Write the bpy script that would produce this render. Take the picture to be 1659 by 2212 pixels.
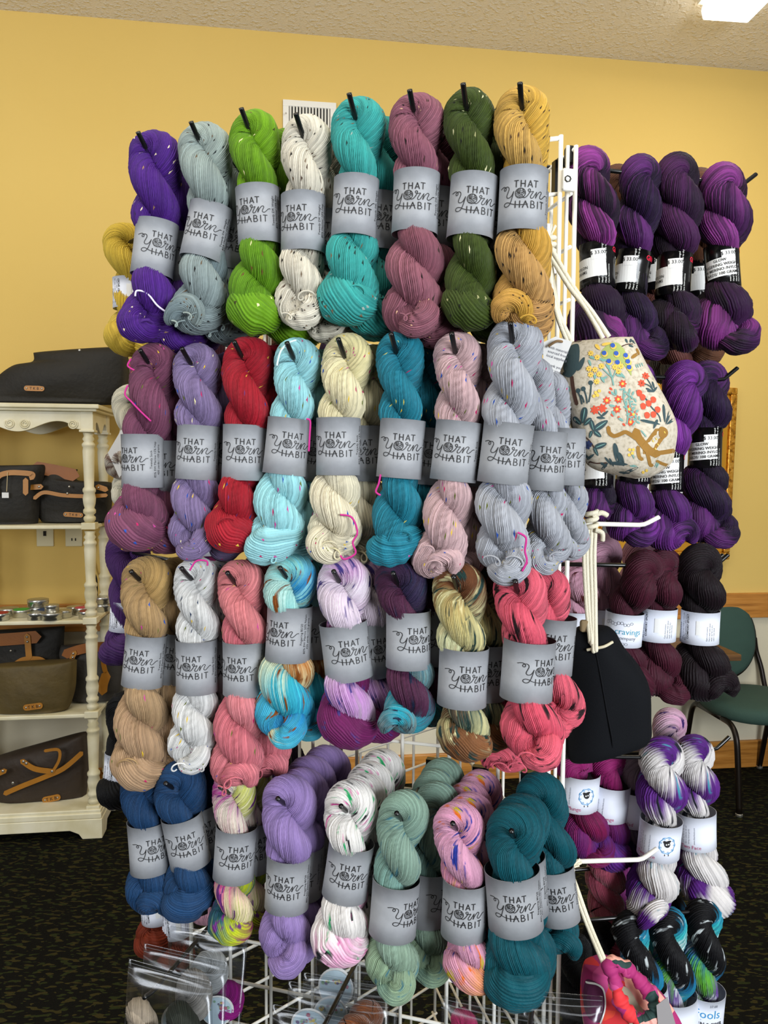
import bpy, math, random
import numpy as np
from mathutils import Vector, Matrix

for _o in list(bpy.data.objects):
    bpy.data.objects.remove(_o)
SC = bpy.context.scene
COL = SC.collection
RNG = np.random.default_rng(7)
random.seed(7)

# ------------------------------------------------------------------ camera
FPX, CX, CY = 1665.0, 829.5, 1106.0
EYE = np.array([0.0, 0.0, 1.57])
_p, _r = math.radians(3.4), 0.0068
_F = np.array([0, math.cos(_p), -math.sin(_p)])
_R0 = np.array([1.0, 0, 0])
_U0 = np.array([0, math.sin(_p), math.cos(_p)])
_R = math.cos(_r) * _R0 + math.sin(_r) * _U0
_U = -math.sin(_r) * _R0 + math.cos(_r) * _U0
cam_d = bpy.data.cameras.new('camera')
cam = bpy.data.objects.new('camera', cam_d)
COL.objects.link(cam)
cam_d.sensor_fit = 'VERTICAL'
cam_d.sensor_height = 24.0
cam_d.lens = FPX / 2212.0 * 24.0
cam_d.clip_start = 0.02
cam.matrix_world = Matrix(((_R[0], _U[0], -_F[0], EYE[0]), (_R[1], _U[1], -_F[1], EYE[1]),
                           (_R[2], _U[2], -_F[2], EYE[2]), (0, 0, 0, 1)))
SC.camera = cam

# ------------------------------------------------------------------ light
world = bpy.data.worlds.new('world')
SC.world = world
world.use_nodes = True
_bg = world.node_tree.nodes['Background']
_bg.inputs[0].default_value = (0.98, 0.95, 0.92, 1)
_bg.inputs[1].default_value = 0.13


def area(name, loc, target, sx, sy, power, color):
    d = bpy.data.lights.new(name, 'AREA')
    d.shape = 'RECTANGLE'
    d.size, d.size_y, d.energy, d.color = sx, sy, power, color
    o = bpy.data.objects.new(name, d)
    COL.objects.link(o)
    o.location = loc
    o.rotation_euler = (Vector(target) - Vector(loc)).to_track_quat('-Z', 'Y').to_euler()
    return o


area('window_and_fill_light', (1.75, -1.7, 1.75), (0.0, 1.15, 1.38), 1.5, 1.3, 98, (0.90, 0.95, 1.0))
area('window_and_fill_light', (-2.3, -0.9, 1.9), (-1.35, 3.2, 0.9), 1.2, 1.2, 36, (0.93, 0.96, 1.0))  # added fill from the left to brighten the shelf unit, not a real window
area('ceiling_tube_light', (-0.4, 0.4, 3.5), (-0.4, 1.2, 0.0), 1.6, 0.4, 19, (1.0, 0.93, 0.8))
area('ceiling_tube_light', (1.6, 2.5, 3.45), (1.3, 2.9, 0.0), 1.2, 0.35, 13, (1.0, 0.93, 0.8))
area('ceiling_tube_light', (-1.9, 1.7, 3.5), (-1.6, 2.6, 0.8), 1.2, 0.35, 7, (1.0, 0.93, 0.8))

SC.view_settings.view_transform = 'Standard'
SC.view_settings.look = 'None'
SC.view_settings.exposure = 0.7
SC.view_settings.gamma = 1.0
SC.view_settings.use_curve_mapping = False


# ------------------------------------------------------------------ picture geometry: pixel rays onto real planes
def ray(px, py):
    d = _F + (px - CX) / FPX * _R - (py - CY) / FPX * _U
    return d


def on_plane(px, py, p0, n):
    d = ray(px, py)
    k = np.dot(np.asarray(p0, float) - EYE, n) / np.dot(d, n)
    return EYE + k * d


def at_depth(px, py, y):
    d = ray(px, py)
    return EYE + d * (y / d[1])


def on_floor(px, py, z=0.0):
    d = ray(px, py)
    return EYE + d * ((z - EYE[2]) / d[2])


# ------------------------------------------------------------------ materials
def lin(h):
    if not isinstance(h, str):
        return tuple(h)
    h = h.lstrip('#')
    c = [int(h[i:i + 2], 16) / 255 for i in (0, 2, 4)]
    return tuple(x / 12.92 if x <= 0.04045 else ((x + 0.055) / 1.055) ** 2.4 for x in c)


class NT:
    def __init__(self, name):
        self.m = bpy.data.materials.new(name)
        self.m.use_nodes = True
        self.t = self.m.node_tree
        self.bsdf = self.t.nodes['Principled BSDF']

    def n(self, typ, ins=None, **kw):
        nd = self.t.nodes.new(typ)
        for k, v in kw.items():
            setattr(nd, k, v)
        for k, v in (ins or {}).items():
            self.put(nd.inputs[k], v)
        return nd

    def put(self, sock, v):
        if hasattr(v, 'is_output'):
            self.t.links.new(v, sock)
        elif isinstance(v, str):
            sock.default_value = (*lin(v), 1)
        else:
            sock.default_value = v

    def math(self, op, a, b=None, c=None):
        nd = self.t.nodes.new('ShaderNodeMath')
        nd.operation = op
        for i, v in enumerate((a, b, c)):
            if v is not None:
                self.put(nd.inputs[i], v)
        return nd.outputs[0]

    def mix(self, fac, a, b, mode='MIX'):
        nd = self.t.nodes.new('ShaderNodeMix')
        nd.data_type = 'RGBA'
        nd.blend_type = mode
        self.put(nd.inputs[0], fac)
        self.put(nd.inputs[6], a if not isinstance(a, tuple) else (*a[:3], 1))
        self.put(nd.inputs[7], b if not isinstance(b, tuple) else (*b[:3], 1))
        return nd.outputs[2]

    def ramp(self, fac, stops, interp='LINEAR'):
        nd = self.t.nodes.new('ShaderNodeValToRGB')
        cr = nd.color_ramp
        cr.interpolation = interp
        while len(cr.elements) > 1:
            cr.elements.remove(cr.elements[0])
        for i, (p, c) in enumerate(stops):
            e = cr.elements[0] if i == 0 else cr.elements.new(p)
            e.position = p
            e.color = (*lin(c), 1)
        self.put(nd.inputs[0], fac)
        return nd.outputs[0]

    def noise(self, vec, scale, detail=2.0, rough=0.5, dim='3D'):
        nd = self.t.nodes.new('ShaderNodeTexNoise')
        nd.noise_dimensions = dim
        if vec is not None:
            self.put(nd.inputs['Vector'], vec)
        nd.inputs['Scale'].default_value = scale
        nd.inputs['Detail'].default_value = detail
        nd.inputs['Roughness'].default_value = rough
        return nd

    def white(self, vec):
        nd = self.t.nodes.new('ShaderNodeTexWhiteNoise')
        nd.noise_dimensions = '3D'
        self.put(nd.inputs['Vector'], vec)
        return nd

    def comb(self, x, y, z=0.0):
        nd = self.t.nodes.new('ShaderNodeCombineXYZ')
        self.put(nd.inputs[0], x)
        self.put(nd.inputs[1], y)
        self.put(nd.inputs[2], z)
        return nd.outputs[0]

    def obj(self):
        return self.t.nodes.new('ShaderNodeTexCoord').outputs['Object']

    def uv(self):
        nd = self.t.nodes.new('ShaderNodeUVMap')
        s = self.t.nodes.new('ShaderNodeSeparateXYZ')
        self.t.links.new(nd.outputs[0], s.inputs[0])
        return s.outputs[0], s.outputs[1]

    def bump(self, height, strength=0.3, dist=0.01):
        nd = self.t.nodes.new('ShaderNodeBump')
        nd.inputs['Strength'].default_value = strength
        nd.inputs['Distance'].default_value = dist
        self.put(nd.inputs['Height'], height)
        self.t.links.new(nd.outputs[0], self.bsdf.inputs['Normal'])

    def set(self, **kw):
        for k, v in kw.items():
            self.put(self.bsdf.inputs[k.replace('_', ' ')], v)
        return self


def flat(name, color, rough=0.6, metal=0.0, bump=None, var=0.0, spec=0.5):
    t = NT(name)
    if var:
        nz = t.noise(t.obj(), 14.0, 3.0)
        c = lin(color)
        a = tuple(max(0, x * (1 - var)) for x in c)
        b = tuple(min(1, x * (1 + var)) for x in c)
        t.set(Base_Color=t.mix(nz.outputs[0], a, b))
    else:
        t.set(Base_Color=(*lin(color), 1))
    t.set(Roughness=rough, Metallic=metal)
    t.bsdf.inputs['Specular IOR Level'].default_value = spec
    if bump:
        nz = t.noise(t.obj(), bump[0], 4.0)
        t.bump(nz.outputs[0], bump[1], bump[2])
    return t.m


def yarn_mat(name, stops, neps=None, dens=0.03, cells=115.0, ns=46, var=0.20, seed=0.0, spots=None, sheen=0.06, wob=0.05):
    """Yarn: u runs over the strands, v along the hank.  stops: dye along v.  neps: flecks spun in.  spots: [(colour, threshold)] speckled dye"""
    t = NT(name)
    u, v = t.uv()
    sid = t.math('FLOOR', u)
    r1 = t.white(t.comb(sid, seed, 3.3)).outputs[0]
    if isinstance(stops, str):
        base = t.mix(0.0, lin(stops), lin(stops))
    else:
        nz = t.noise(t.comb(t.math('MULTIPLY', u, 0.12), t.math('MULTIPLY', v, 9.0), seed), 1.0, 2.0).outputs[0]
        f = t.math('ADD', v, t.math('MULTIPLY', t.math('SUBTRACT', nz, 0.5), wob * 2))
        f = t.math('ADD', f, t.math('MULTIPLY', t.math('SUBTRACT', r1, 0.5), wob * 0.7))
        base = t.ramp(f, stops)
    for i, (col, th) in enumerate(spots or []):
        nz = t.noise(t.comb(t.math('MULTIPLY', u, 0.22), t.math('MULTIPLY', v, 22.0), seed + 5.7 * (i + 1)), 1.0, 1.5).outputs[0]
        jit = t.white(t.comb(sid, t.math('FLOOR', t.math('MULTIPLY', v, 60.0)), seed + i)).outputs[0]
        f = t.math('ADD', nz, t.math('MULTIPLY', t.math('SUBTRACT', jit, 0.5), 0.12))
        fac = t.math('SMOOTH_MIN', t.math('MAXIMUM', t.math('MULTIPLY', t.math('SUBTRACT', f, th - 0.085), 12.0), 0.0), 1.0, 0.1)
        base = t.mix(fac, base, lin(col))
    # colour differs a little from strand to strand and along each strand
    sv = t.noise(t.comb(t.math('MULTIPLY', u, 1.0), t.math('MULTIPLY', v, 40.0), seed + 1.3), 1.0, 2.0).outputs[0]
    k = t.math('ADD', t.math('MULTIPLY', t.math('SUBTRACT', r1, 0.5), 2 * var), t.math('MULTIPLY', t.math('SUBTRACT', sv, 0.5), 2 * var))
    hsv = t.n('ShaderNodeHueSaturation', {'Color': base, 'Value': t.math('MULTIPLY', t.math('ADD', k, 1.0), 0.66), 'Hue': 0.5, 'Saturation': 1.0, 'Fac': 1.0})
    base = hsv.outputs[0]
    if neps:
        off = t.math('MULTIPLY', r1, 17.0)
        cv_ = t.math('ADD', t.math('MULTIPLY', v, cells), off)
        cell = t.math('FLOOR', cv_)
        dm = t.math('ADD', t.math('ABSOLUTE', t.math('SUBTRACT', t.math('FRACT', cv_), 0.5)), t.math('MULTIPLY', t.math('ABSOLUTE', t.math('SUBTRACT', t.math('FRACT', u), 0.5)), 0.9))
        w = t.white(t.comb(sid, cell, seed + 9.1))
        msk = t.math('MULTIPLY', t.math('LESS_THAN', w.outputs[0], dens * 1.7), t.math('LESS_THAN', dm, 0.42))
        w2 = t.white(t.comb(sid, cell, seed + 21.7)).outputs[0]
        nc = t.ramp(w2, [(i / len(neps), c) for i, c in enumerate(neps)], 'CONSTANT')
        base = t.mix(msk, base, nc)
    t.set(Base_Color=base, Roughness=0.62)
    t.bsdf.inputs['Specular IOR Level'].default_value = 0.16
    t.bsdf.inputs['Sheen Weight'].default_value = sheen
    t.bsdf.inputs['Sheen Roughness'].default_value = 0.4
    fine = t.noise(t.comb(t.math('MULTIPLY', u, 2.2), t.math('MULTIPLY', v, 260.0), 0.0), 1.0, 1.0).outputs[0]
    t.bump(fine, 0.55, 0.0012)
    return t.m


# ------------------------------------------------------------------ mesh helpers
def fast_mesh(name, verts, quads, uv=None, smooth=True):
    """quads: (M,4) array or list of faces; uv: per-vertex (N,2)"""
    me = bpy.data.meshes.new(name)
    verts = np.asarray(verts, dtype=np.float32)
    if isinstance(quads, np.ndarray):
        m, k = quads.shape
        me.vertices.add(len(verts))
        me.vertices.foreach_set('co', verts.ravel())
        me.loops.add(m * k)
        me.loops.foreach_set('vertex_index', quads.ravel().astype(np.int32))
        me.polygons.add(m)
        me.polygons.foreach_set('loop_start', np.arange(0, m * k, k, dtype=np.int32))
        me.update(calc_edges=True)
    else:
        me.from_pydata([tuple(map(float, v)) for v in verts], [], [tuple(int(i) for i in f) for f in quads])
        me.update()
    if uv is not None:
        lay = me.uv_layers.new(name='UVMap')
        li = np.empty(len(me.loops), dtype=np.int32)
        me.loops.foreach_get('vertex_index', li)
        lay.data.foreach_set('uv', np.asarray(uv, dtype=np.float32)[li].ravel())
    if smooth:
        me.polygons.foreach_set('use_smooth', np.ones(len(me.polygons), dtype=bool))
    me.validate()
    return me


class MB:
    """collects shapes into one mesh"""
    def __init__(self):
        self.v, self.f, self.k = [], [], 0

    def add(self, verts, faces):
        verts = [tuple(map(float, p)) for p in verts]
        self.v += verts
        self.f += [tuple(int(i) + self.k for i in fc) for fc in faces]
        self.k += len(verts)
        return self

    def box(self, c, s, rot=None):
        c = np.asarray(c, float)
        pts = []
        for x in (-.5, .5):
            for y in (-.5, .5):
                for z in (-.5, .5):
                    p = np.array([x * s[0], y * s[1], z * s[2]])
                    if rot is not None:
                        p = rot @ p
                    pts.append(c + p)
        return self.add(pts, [(0, 1, 3, 2), (4, 6, 7, 5), (0, 4, 5, 1), (2, 3, 7, 6), (0, 2, 6, 4), (1, 5, 7, 3)])

    def tube(self, path, r, seg=8, cap=True, closed=False):
        v, q = tube_arrays(path, r, seg, closed)
        self.add(v, q.tolist())
        if cap and not closed:
            n = len(path)
            self.f.append(tuple(self.k - n * seg + i for i in range(seg))[::-1])
            self.f.append(tuple(self.k - seg + i for i in range(seg)))
        return self

    def lathe(self, prof, c=(0, 0, 0), seg=20, axis=None):
        """prof: [(r, z)] from bottom to top"""
        c = np.asarray(c, float)
        pts, fs = [], []
        for r, z in prof:
            for i in range(seg):
                a = 2 * math.pi * i / seg
                p = np.array([r * math.cos(a), r * math.sin(a), z])
                if axis is not None:
                    p = axis @ p
                pts.append(c + p)
        for j in range(len(prof) - 1):
            for i in range(seg):
                fs.append((j * seg + i, j * seg + (i + 1) % seg, (j + 1) * seg + (i + 1) % seg, (j + 1) * seg + i))
        fs.append(tuple(range(seg))[::-1])
        fs.append(tuple((len(prof) - 1) * seg + i for i in range(seg)))
        return self.add(pts, fs)

    def prism(self, poly, z0, z1, M=None):
        """poly in local xy, extruded along local z; M maps local to object space"""
        n = len(poly)
        pts = [np.array([x, y, z0]) for x, y in poly] + [np.array([x, y, z1]) for x, y in poly]
        if M is not None:
            pts = [M(p) for p in pts]
        fs = [tuple(range(n))[::-1], tuple(range(n, 2 * n))] + [(i, (i + 1) % n, n + (i + 1) % n, n + i) for i in range(n)]
        return self.add(pts, fs)

    def obj(self, name, mat, parent=None, smooth=False, bevel=0.0, **tags):
        me = fast_mesh(name, np.array(self.v), self.f, smooth=smooth)
        return link(name, me, mat, parent, bevel=bevel, **tags)


def tube_arrays(path, r, seg=8, closed=False):
    P = np.asarray(path, float)
    n = len(P)
    r = np.broadcast_to(np.asarray(r, float), (n,))
    if closed:
        T = np.roll(P, -1, 0) - np.roll(P, 1, 0)
    else:
        T = np.gradient(P, axis=0)
    T /= np.linalg.norm(T, axis=1)[:, None] + 1e-12
    N = np.zeros_like(P)
    ref = np.array([0, 0, 1.0]) if abs(T[0][2]) < 0.9 else np.array([1.0, 0, 0])
    N[0] = ref - T[0] * np.dot(ref, T[0])
    N[0] /= np.linalg.norm(N[0])
    for i in range(1, n):
        w = N[i - 1] - T[i] * np.dot(N[i - 1], T[i])
        N[i] = w / (np.linalg.norm(w) + 1e-12)
    B = np.cross(T, N)
    a = np.arange(seg) * 2 * math.pi / seg
    V = P[:, None, :] + r[:, None, None] * (np.cos(a)[None, :, None] * N[:, None, :] + np.sin(a)[None, :, None] * B[:, None, :])
    m = n if closed else n - 1
    i = np.arange(m)[:, None]
    j = np.arange(seg)[None, :]
    i2 = (i + 1) % n
    j2 = (j + 1) % seg
    q = np.stack([i * seg + j, i * seg + j2, i2 * seg + j2, i2 * seg + j], -1).reshape(-1, 4)
    return V.reshape(-1, 3), q


def link(name, me, mat, parent=None, loc=None, rot=None, bevel=0.0, label=None, category=None, group=None, kind=None):
    o = bpy.data.objects.new(name, me)
    COL.objects.link(o)
    if mat is not None and me is not None:
        if len(me.materials) == 0:
            me.materials.append(mat)
        elif me.materials[0] is not mat:
            o.material_slots[0].link = 'OBJECT'
            o.material_slots[0].material = mat
    if parent is not None:
        o.parent = parent
    if loc is not None:
        o.location = [float(x) for x in loc]
    if rot is not None:
        o.rotation_euler = rot
    if bevel:
        b = o.modifiers.new('bevel', 'BEVEL')
        b.width = bevel
        b.segments = 2
        b.limit_method = 'ANGLE'
    tag(o, label, category, group, kind)
    return o


def tag(o, label=None, category=None, group=None, kind=None):
    for k, v in (('label', label), ('category', category), ('group', group), ('kind', kind)):
        if v:
            o[k] = v
    return o


def empty(name, loc=(0, 0, 0), rz=0.0, **tags):
    o = bpy.data.objects.new(name, None)
    COL.objects.link(o)
    o.empty_display_size = 0.05
    o.location = [float(x) for x in loc]
    o.rotation_euler = (0, 0, rz)
    return tag(o, **tags)


def copy_tree(o, parent=None, loc=None, rz=None, **tags):
    c = o.copy()
    COL.objects.link(c)
    c.parent = parent
    if loc is not None:
        c.location = [float(x) for x in loc]
    if rz is not None:
        c.rotation_euler = (c.rotation_euler[0], c.rotation_euler[1], rz)
    for ch in list(o.children):
        copy_tree(ch, c)
    return tag(c, **tags)


def catmull(pts, n=8, closed=False):
    P = np.asarray(pts, float)
    m = len(P)
    out = []
    rng = range(m) if closed else range(m - 1)
    for i in rng:
        if closed:
            p0, p1, p2, p3 = P[(i - 1) % m], P[i], P[(i + 1) % m], P[(i + 2) % m]
        else:
            p0, p1, p2, p3 = P[max(i - 1, 0)], P[i], P[i + 1], P[min(i + 2, m - 1)]
        for k in range(n):
            t = k / n
            out.append(0.5 * (2 * p1 + (p2 - p0) * t + (2 * p0 - 5 * p1 + 4 * p2 - p3) * t * t + (3 * p1 - p0 - 3 * p2 + p3) * t ** 3))
    if not closed:
        out.append(P[-1])
    return np.array(out)


# ------------------------------------------------------------------ flat print: 2-D shapes that are laid on curved surfaces
_TXT = {}


def text2d(s, size, align='CENTER', bold=0.0):
    """built-in font -> (verts2d, faces)"""
    key = (s, bold)
    if key not in _TXT:
        cu = bpy.data.curves.new('lettering', 'FONT')
        cu.body = s
        cu.size = 1.0
        cu.resolution_u = 2
        cu.offset = bold
        o = bpy.data.objects.new('lettering', cu)
        COL.objects.link(o)
        dg = bpy.context.evaluated_depsgraph_get()
        me = o.evaluated_get(dg).to_mesh()
        v = np.array([tuple(p.co) for p in me.vertices])[:, :2] if len(me.vertices) else np.zeros((0, 2))
        f = [tuple(p.vertices) for p in me.polygons]
        o.evaluated_get(dg).to_mesh_clear()
        bpy.data.objects.remove(o)
        bpy.data.curves.remove(cu)
        _TXT[key] = (v, f)
    v, f = _TXT[key]
    v = v.copy()
    if len(v):
        w = v[:, 0].max()
        if align == 'CENTER':
            v[:, 0] -= w / 2
        elif align == 'RIGHT':
            v[:, 0] -= w
    return v * size, f


def stroke2d(pts, w):
    """a pen stroke with round ends as a ribbon"""
    P = np.asarray(pts, float)
    keep = [0] + [i for i in range(1, len(P)) if np.linalg.norm(P[i] - P[i - 1]) > 1e-9]
    P = P[keep]
    T = np.gradient(P, axis=0)
    T /= np.linalg.norm(T, axis=1)[:, None] + 1e-12
    N = np.stack([-T[:, 1], T[:, 0]], 1)
    A, B = P + N * w / 2, P - N * w / 2
    n = len(P)
    v = np.concatenate([A, B, [P[0] - T[0] * w * .45], [P[-1] + T[-1] * w * .45]])
    f = [(i, n + i, n + i + 1, i + 1) for i in range(n - 1)]
    f += [(2 * n, n, 0), (2 * n + 1, n - 1, 2 * n - 1)]
    return v, f


def disc2d(cx, cy, rx, ry=None, n=14, rot=0.0):
    ry = rx if ry is None else ry
    a = np.arange(n) * 2 * math.pi / n
    x, y = rx * np.cos(a), ry * np.sin(a)
    v = np.stack([cx + x * math.cos(rot) - y * math.sin(rot), cy + x * math.sin(rot) + y * math.cos(rot)], 1)
    v = np.concatenate([v, [[cx, cy]]])
    return v, [(i, (i + 1) % n, n) for i in range(n)]


def ring2d(cx, cy, r, w, n=24):
    a = np.arange(n) * 2 * math.pi / n
    d = np.stack([np.cos(a), np.sin(a)], 1)
    v = np.concatenate([[cx, cy] + d * (r - w / 2), [cx, cy] + d * (r + w / 2)])
    return v, [(i, (i + 1) % n, n + (i + 1) % n, n + i) for i in range(n)]


def rect2d(x0, y0, x1, y1, nx=8, ny=2):
    xs, ys = np.linspace(x0, x1, nx + 1), np.linspace(y0, y1, ny + 1)
    v = np.array([(x, y) for y in ys for x in xs])
    f = [(j * (nx + 1) + i, j * (nx + 1) + i + 1, (j + 1) * (nx + 1) + i + 1, (j + 1) * (nx + 1) + i) for j in range(ny) for i in range(nx)]
    return v, f


def move2d(vf, dx=0.0, dy=0.0, rot=0.0, s=1.0):
    v, f = vf
    c, q = math.cos(rot), math.sin(rot)
    v = np.asarray(v) * s
    return np.stack([v[:, 0] * c - v[:, 1] * q + dx, v[:, 0] * q + v[:, 1] * c + dy], 1), f


def join2d(items):
    V, F, k = [], [], 0
    for v, f in items:
        V.append(np.asarray(v))
        F += [tuple(i + k for i in fc) for fc in f]
        k += len(v)
    return np.concatenate(V), F

# ================================================================== the room
YAW_W = math.radians(7.6)
TW = np.array([math.cos(YAW_W), math.sin(YAW_W), 0.0])       # along the back wall
NW = np.array([math.sin(YAW_W), -math.cos(YAW_W), 0.0])      # out of the back wall, to the room
W0 = on_floor(1600, 1656)
W0[2] = 0.0
ZV = np.array([0, 0, 1.0])


def wall_pt(s, z, off=0.0):
    return W0 + TW * s + NW * off + ZV * z


def wall_sz(px, py, off=0.0):
    p = on_plane(px, py, W0 + NW * off, NW)
    return float(np.dot(p - W0, TW)), float(p[2])


Z_CEIL = wall_sz(830, 88)[1]
Z_RAIL1 = wall_sz(1620, 1280)[1]
Z_RAIL0 = wall_sz(1620, 1333)[1]
Z_BASE = wall_sz(1620, 1597)[1]
wm = NT('wall_paint')
_z = wm.n('ShaderNodeSeparateXYZ', {0: wm.obj()}).outputs[2]
_nz = wm.noise(wm.obj(), 1.3, 2.0).outputs[0]
_up = wm.mix(_nz, lin('#d6b45e'), lin('#dcbc6a'))
wm.set(Base_Color=wm.mix(wm.math('LESS_THAN', _z, Z_RAIL0 + 0.01), _up, lin('#d3cbb2')), Roughness=0.75)
wm.bump(wm.noise(wm.obj(), 180.0, 2.0).outputs[0], 0.12, 0.002)


def wall_box(mb, s0, s1, z0, z1, o0, o1):
    c = wall_pt((s0 + s1) / 2, (z0 + z1) / 2, (o0 + o1) / 2)
    R = np.stack([TW, -NW, ZV], 1)
    return mb.box(c, (s1 - s0, abs(o1 - o0), z1 - z0), R)


wall_box(MB(), -5.2, 2.2, 0, Z_CEIL, -0.1, 0.0).obj('wall_back', wm.m, kind='structure')
cm = NT('ceiling_texture')
_v = cm.noise(cm.obj(), 48.0, 3.0).outputs[0]
_v2 = cm.noise(cm.obj(), 130.0, 2.0).outputs[0]
cm.set(Base_Color=(*lin('#efe7d6'), 1), Roughness=0.9)
cm.bump(cm.math('ADD', cm.math('MULTIPLY', cm.math('MAXIMUM', cm.math('SUBTRACT', _v, 0.5), 0.0), 3.0), cm.math('MULTIPLY', _v2, 0.3)), 0.55, 0.012)
MB().box((-0.6, 0.6, Z_CEIL + 0.05), (9, 9.5, 0.1)).obj('ceiling', cm.m, kind='structure')
fm = NT('carpet')
_o = fm.obj()
_a = fm.n('ShaderNodeMapping', {0: _o, 'Scale': (26.0, 62.0, 1.0), 'Rotation': (0, 0, 0.35)}).outputs[0]
_b = fm.n('ShaderNodeMapping', {0: _o, 'Scale': (30.0, 70.0, 1.0), 'Rotation': (0, 0, -0.5)}).outputs[0]
_n1 = fm.noise(_a, 1.0, 1.0).outputs[0]
_n2 = fm.noise(_b, 1.0, 1.0).outputs[0]
_m1 = fm.math('GREATER_THAN', _n1, 0.60)
_m2 = fm.math('GREATER_THAN', _n2, 0.61)
_c = fm.mix(_m1, lin('#0c0c08'), lin('#332e15'))
_c = fm.mix(_m2, _c, lin('#262b13'))
fm.set(Base_Color=_c, Roughness=0.95)
fm.bsdf.inputs['Specular IOR Level'].default_value = 0.1
fm.bump(fm.noise(_o, 260.0, 2.0).outputs[0], 0.6, 0.006)
MB().box((-0.6, 0.6, -0.05), (9, 9.5, 0.1)).obj('floor', fm.m, kind='structure')

wd = NT('pine_wood')
_mp = wd.n('ShaderNodeMapping', {0: wd.obj(), 'Scale': (1.6, 1.6, 22.0)}).outputs[0]
_g = wd.noise(_mp, 2.2, 4.0, 0.6).outputs[0]
_k = wd.n('ShaderNodeTexVoronoi', {'Vector': wd.n('ShaderNodeMapping', {0: wd.obj(), 'Scale': (1.7, 1.7, 5.0)}).outputs[0], 'Scale': 1.6}).outputs[0]
_wc = wd.ramp(_g, [(0.3, '#8f5a1e'), (0.5, '#b87a30'), (0.7, '#c98d42')])
_wc = wd.mix(wd.math('LESS_THAN', _k, 0.07), _wc, lin('#5a3212'))
wd.set(Base_Color=_wc, Roughness=0.42)
wall_box(MB(), -5.0, 2.0, Z_RAIL0, Z_RAIL1, 0.001, 0.022).obj('trim_1', wd.m, bevel=0.004, kind='structure')
wall_box(MB(), -5.0, 2.0, 0.002, Z_BASE, 0.001, 0.02).obj('baseboard_back', wd.m, bevel=0.004, kind='structure')

WHITE_METAL = flat('white_enamel', '#ece9df', 0.35)
BLACK_METAL = flat('black_enamel', '#0b0b0c', 0.28)
DARK = flat('dark_gap', '#1c1a17', 0.9)

# air register on the wall
s0, z1 = wall_sz(611, 217)
s1, _ = wall_sz(726, 222)
_, z0 = wall_sz(611, 290)
vent = empty('wall_vent', wall_pt((s0 + s1) / 2, (z0 + z1) / 2), YAW_W, label='white metal air vent high on the yellow wall', category='vent')
w_, h_ = s1 - s0, z1 - z0
m = MB()
fr = 0.028
for (x, z, a, b) in ((0, h_ / 2 - fr / 2, w_, fr), (0, -h_ / 2 + fr / 2, w_, fr), (-w_ / 2 + fr / 2, 0, fr, h_ - 2 * fr), (w_ / 2 - fr / 2, 0, fr, h_ - 2 * fr)):
    m.box((x, -0.008, z), (a, 0.012, b))
m.obj('vent_frame', WHITE_METAL, vent, bevel=0.002)
MB().box((0, -0.0015, 0), (w_ - 2 * fr, 0.002, h_ - 2 * fr)).obj('duct_opening', DARK, vent)
_sl = None
for i in range(13):
    x = (i - 6) * (w_ - 2 * fr) / 13
    if _sl is None:
        R = np.array(Matrix.Rotation(math.radians(40), 3, 'Z'))
        _sl = MB().box((0, 0, 0), (0.010, 0.002, h_ - 2 * fr), R).obj('louver', WHITE_METAL, vent)
        _sl.location = (x, -0.010, 0)
    else:
        c = _sl.copy(); COL.objects.link(c); c.location = (x, -0.010, 0)
for sx in (-1, 1):
    MB().lathe([(0.004, -0.0165), (0.004, -0.0135)], seg=10, axis=np.array([[1, 0, 0], [0, 0, 1], [0, -1, 0]])).obj('screw', flat('screw_metal', '#b9b5aa', 0.4, 0.6), vent).location = (sx * (w_ / 2 - fr / 2), -0.0295, 0)

# fluorescent ceiling light
_d = ray(1540, 50)
p = EYE + _d * ((Z_CEIL - 0.09 - EYE[2]) / _d[2])
lt = empty('ceiling_light', (p[0] + 0.11, p[1] - 0.65, Z_CEIL), 0.10, label='long white fluorescent light box on the ceiling', category='ceiling light')
em = NT('lit_diffuser')
em.set(Base_Color=(1, 1, 1, 1), Emission_Color=(1.0, 0.95, 0.84, 1), Emission_Strength=3.0)
MB().box((0, 0, -0.012), (0.24, 1.3, 0.022)).obj('light_pan', WHITE_METAL, lt)
m = MB()
m.prism([(-0.10, -0.022), (-0.11, -0.055), (-0.10, -0.092), (0.10, -0.092), (0.11, -0.055), (0.10, -0.022)], -0.64, 0.64, lambda q: np.array([q[0], -q[2], q[1]]))
m.obj('diffuser', em.m, lt, bevel=0.006)

# framed picture, hung slightly crooked
gd = NT('gilded_frame')
_gn = gd.noise(gd.obj(), 60.0, 3.0).outputs[0]
gd.set(Base_Color=gd.ramp(_gn, [(0.3, '#7a4d10'), (0.5, '#c98a24'), (0.75, '#e0ad4c')]), Roughness=0.34, Metallic=0.55)
gd.bump(_gn, 0.6, 0.006)
gd2 = flat('gold_slope', '#d59a2c', 0.3, 0.5)
pr = on_plane(1594, 834, wall_pt(0, 0, 0.03), NW)
sR, zT = float(np.dot(pr - W0, TW)), pr[2]
pb = on_plane(1577, 1203, wall_pt(0, 0, 0.03), NW)
zB = pb[2]
fw, fh = 0.78, zT - zB
pic = empty('framed_picture', wall_pt(sR - fw / 2 - 0.02, (zT + zB) / 2, 0.012), YAW_W, label='gold framed picture with grey mat hanging on the wall behind the rack', category='picture')
pic.rotation_euler = (math.radians(-1.0), math.radians(1.6), YAW_W)
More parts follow.
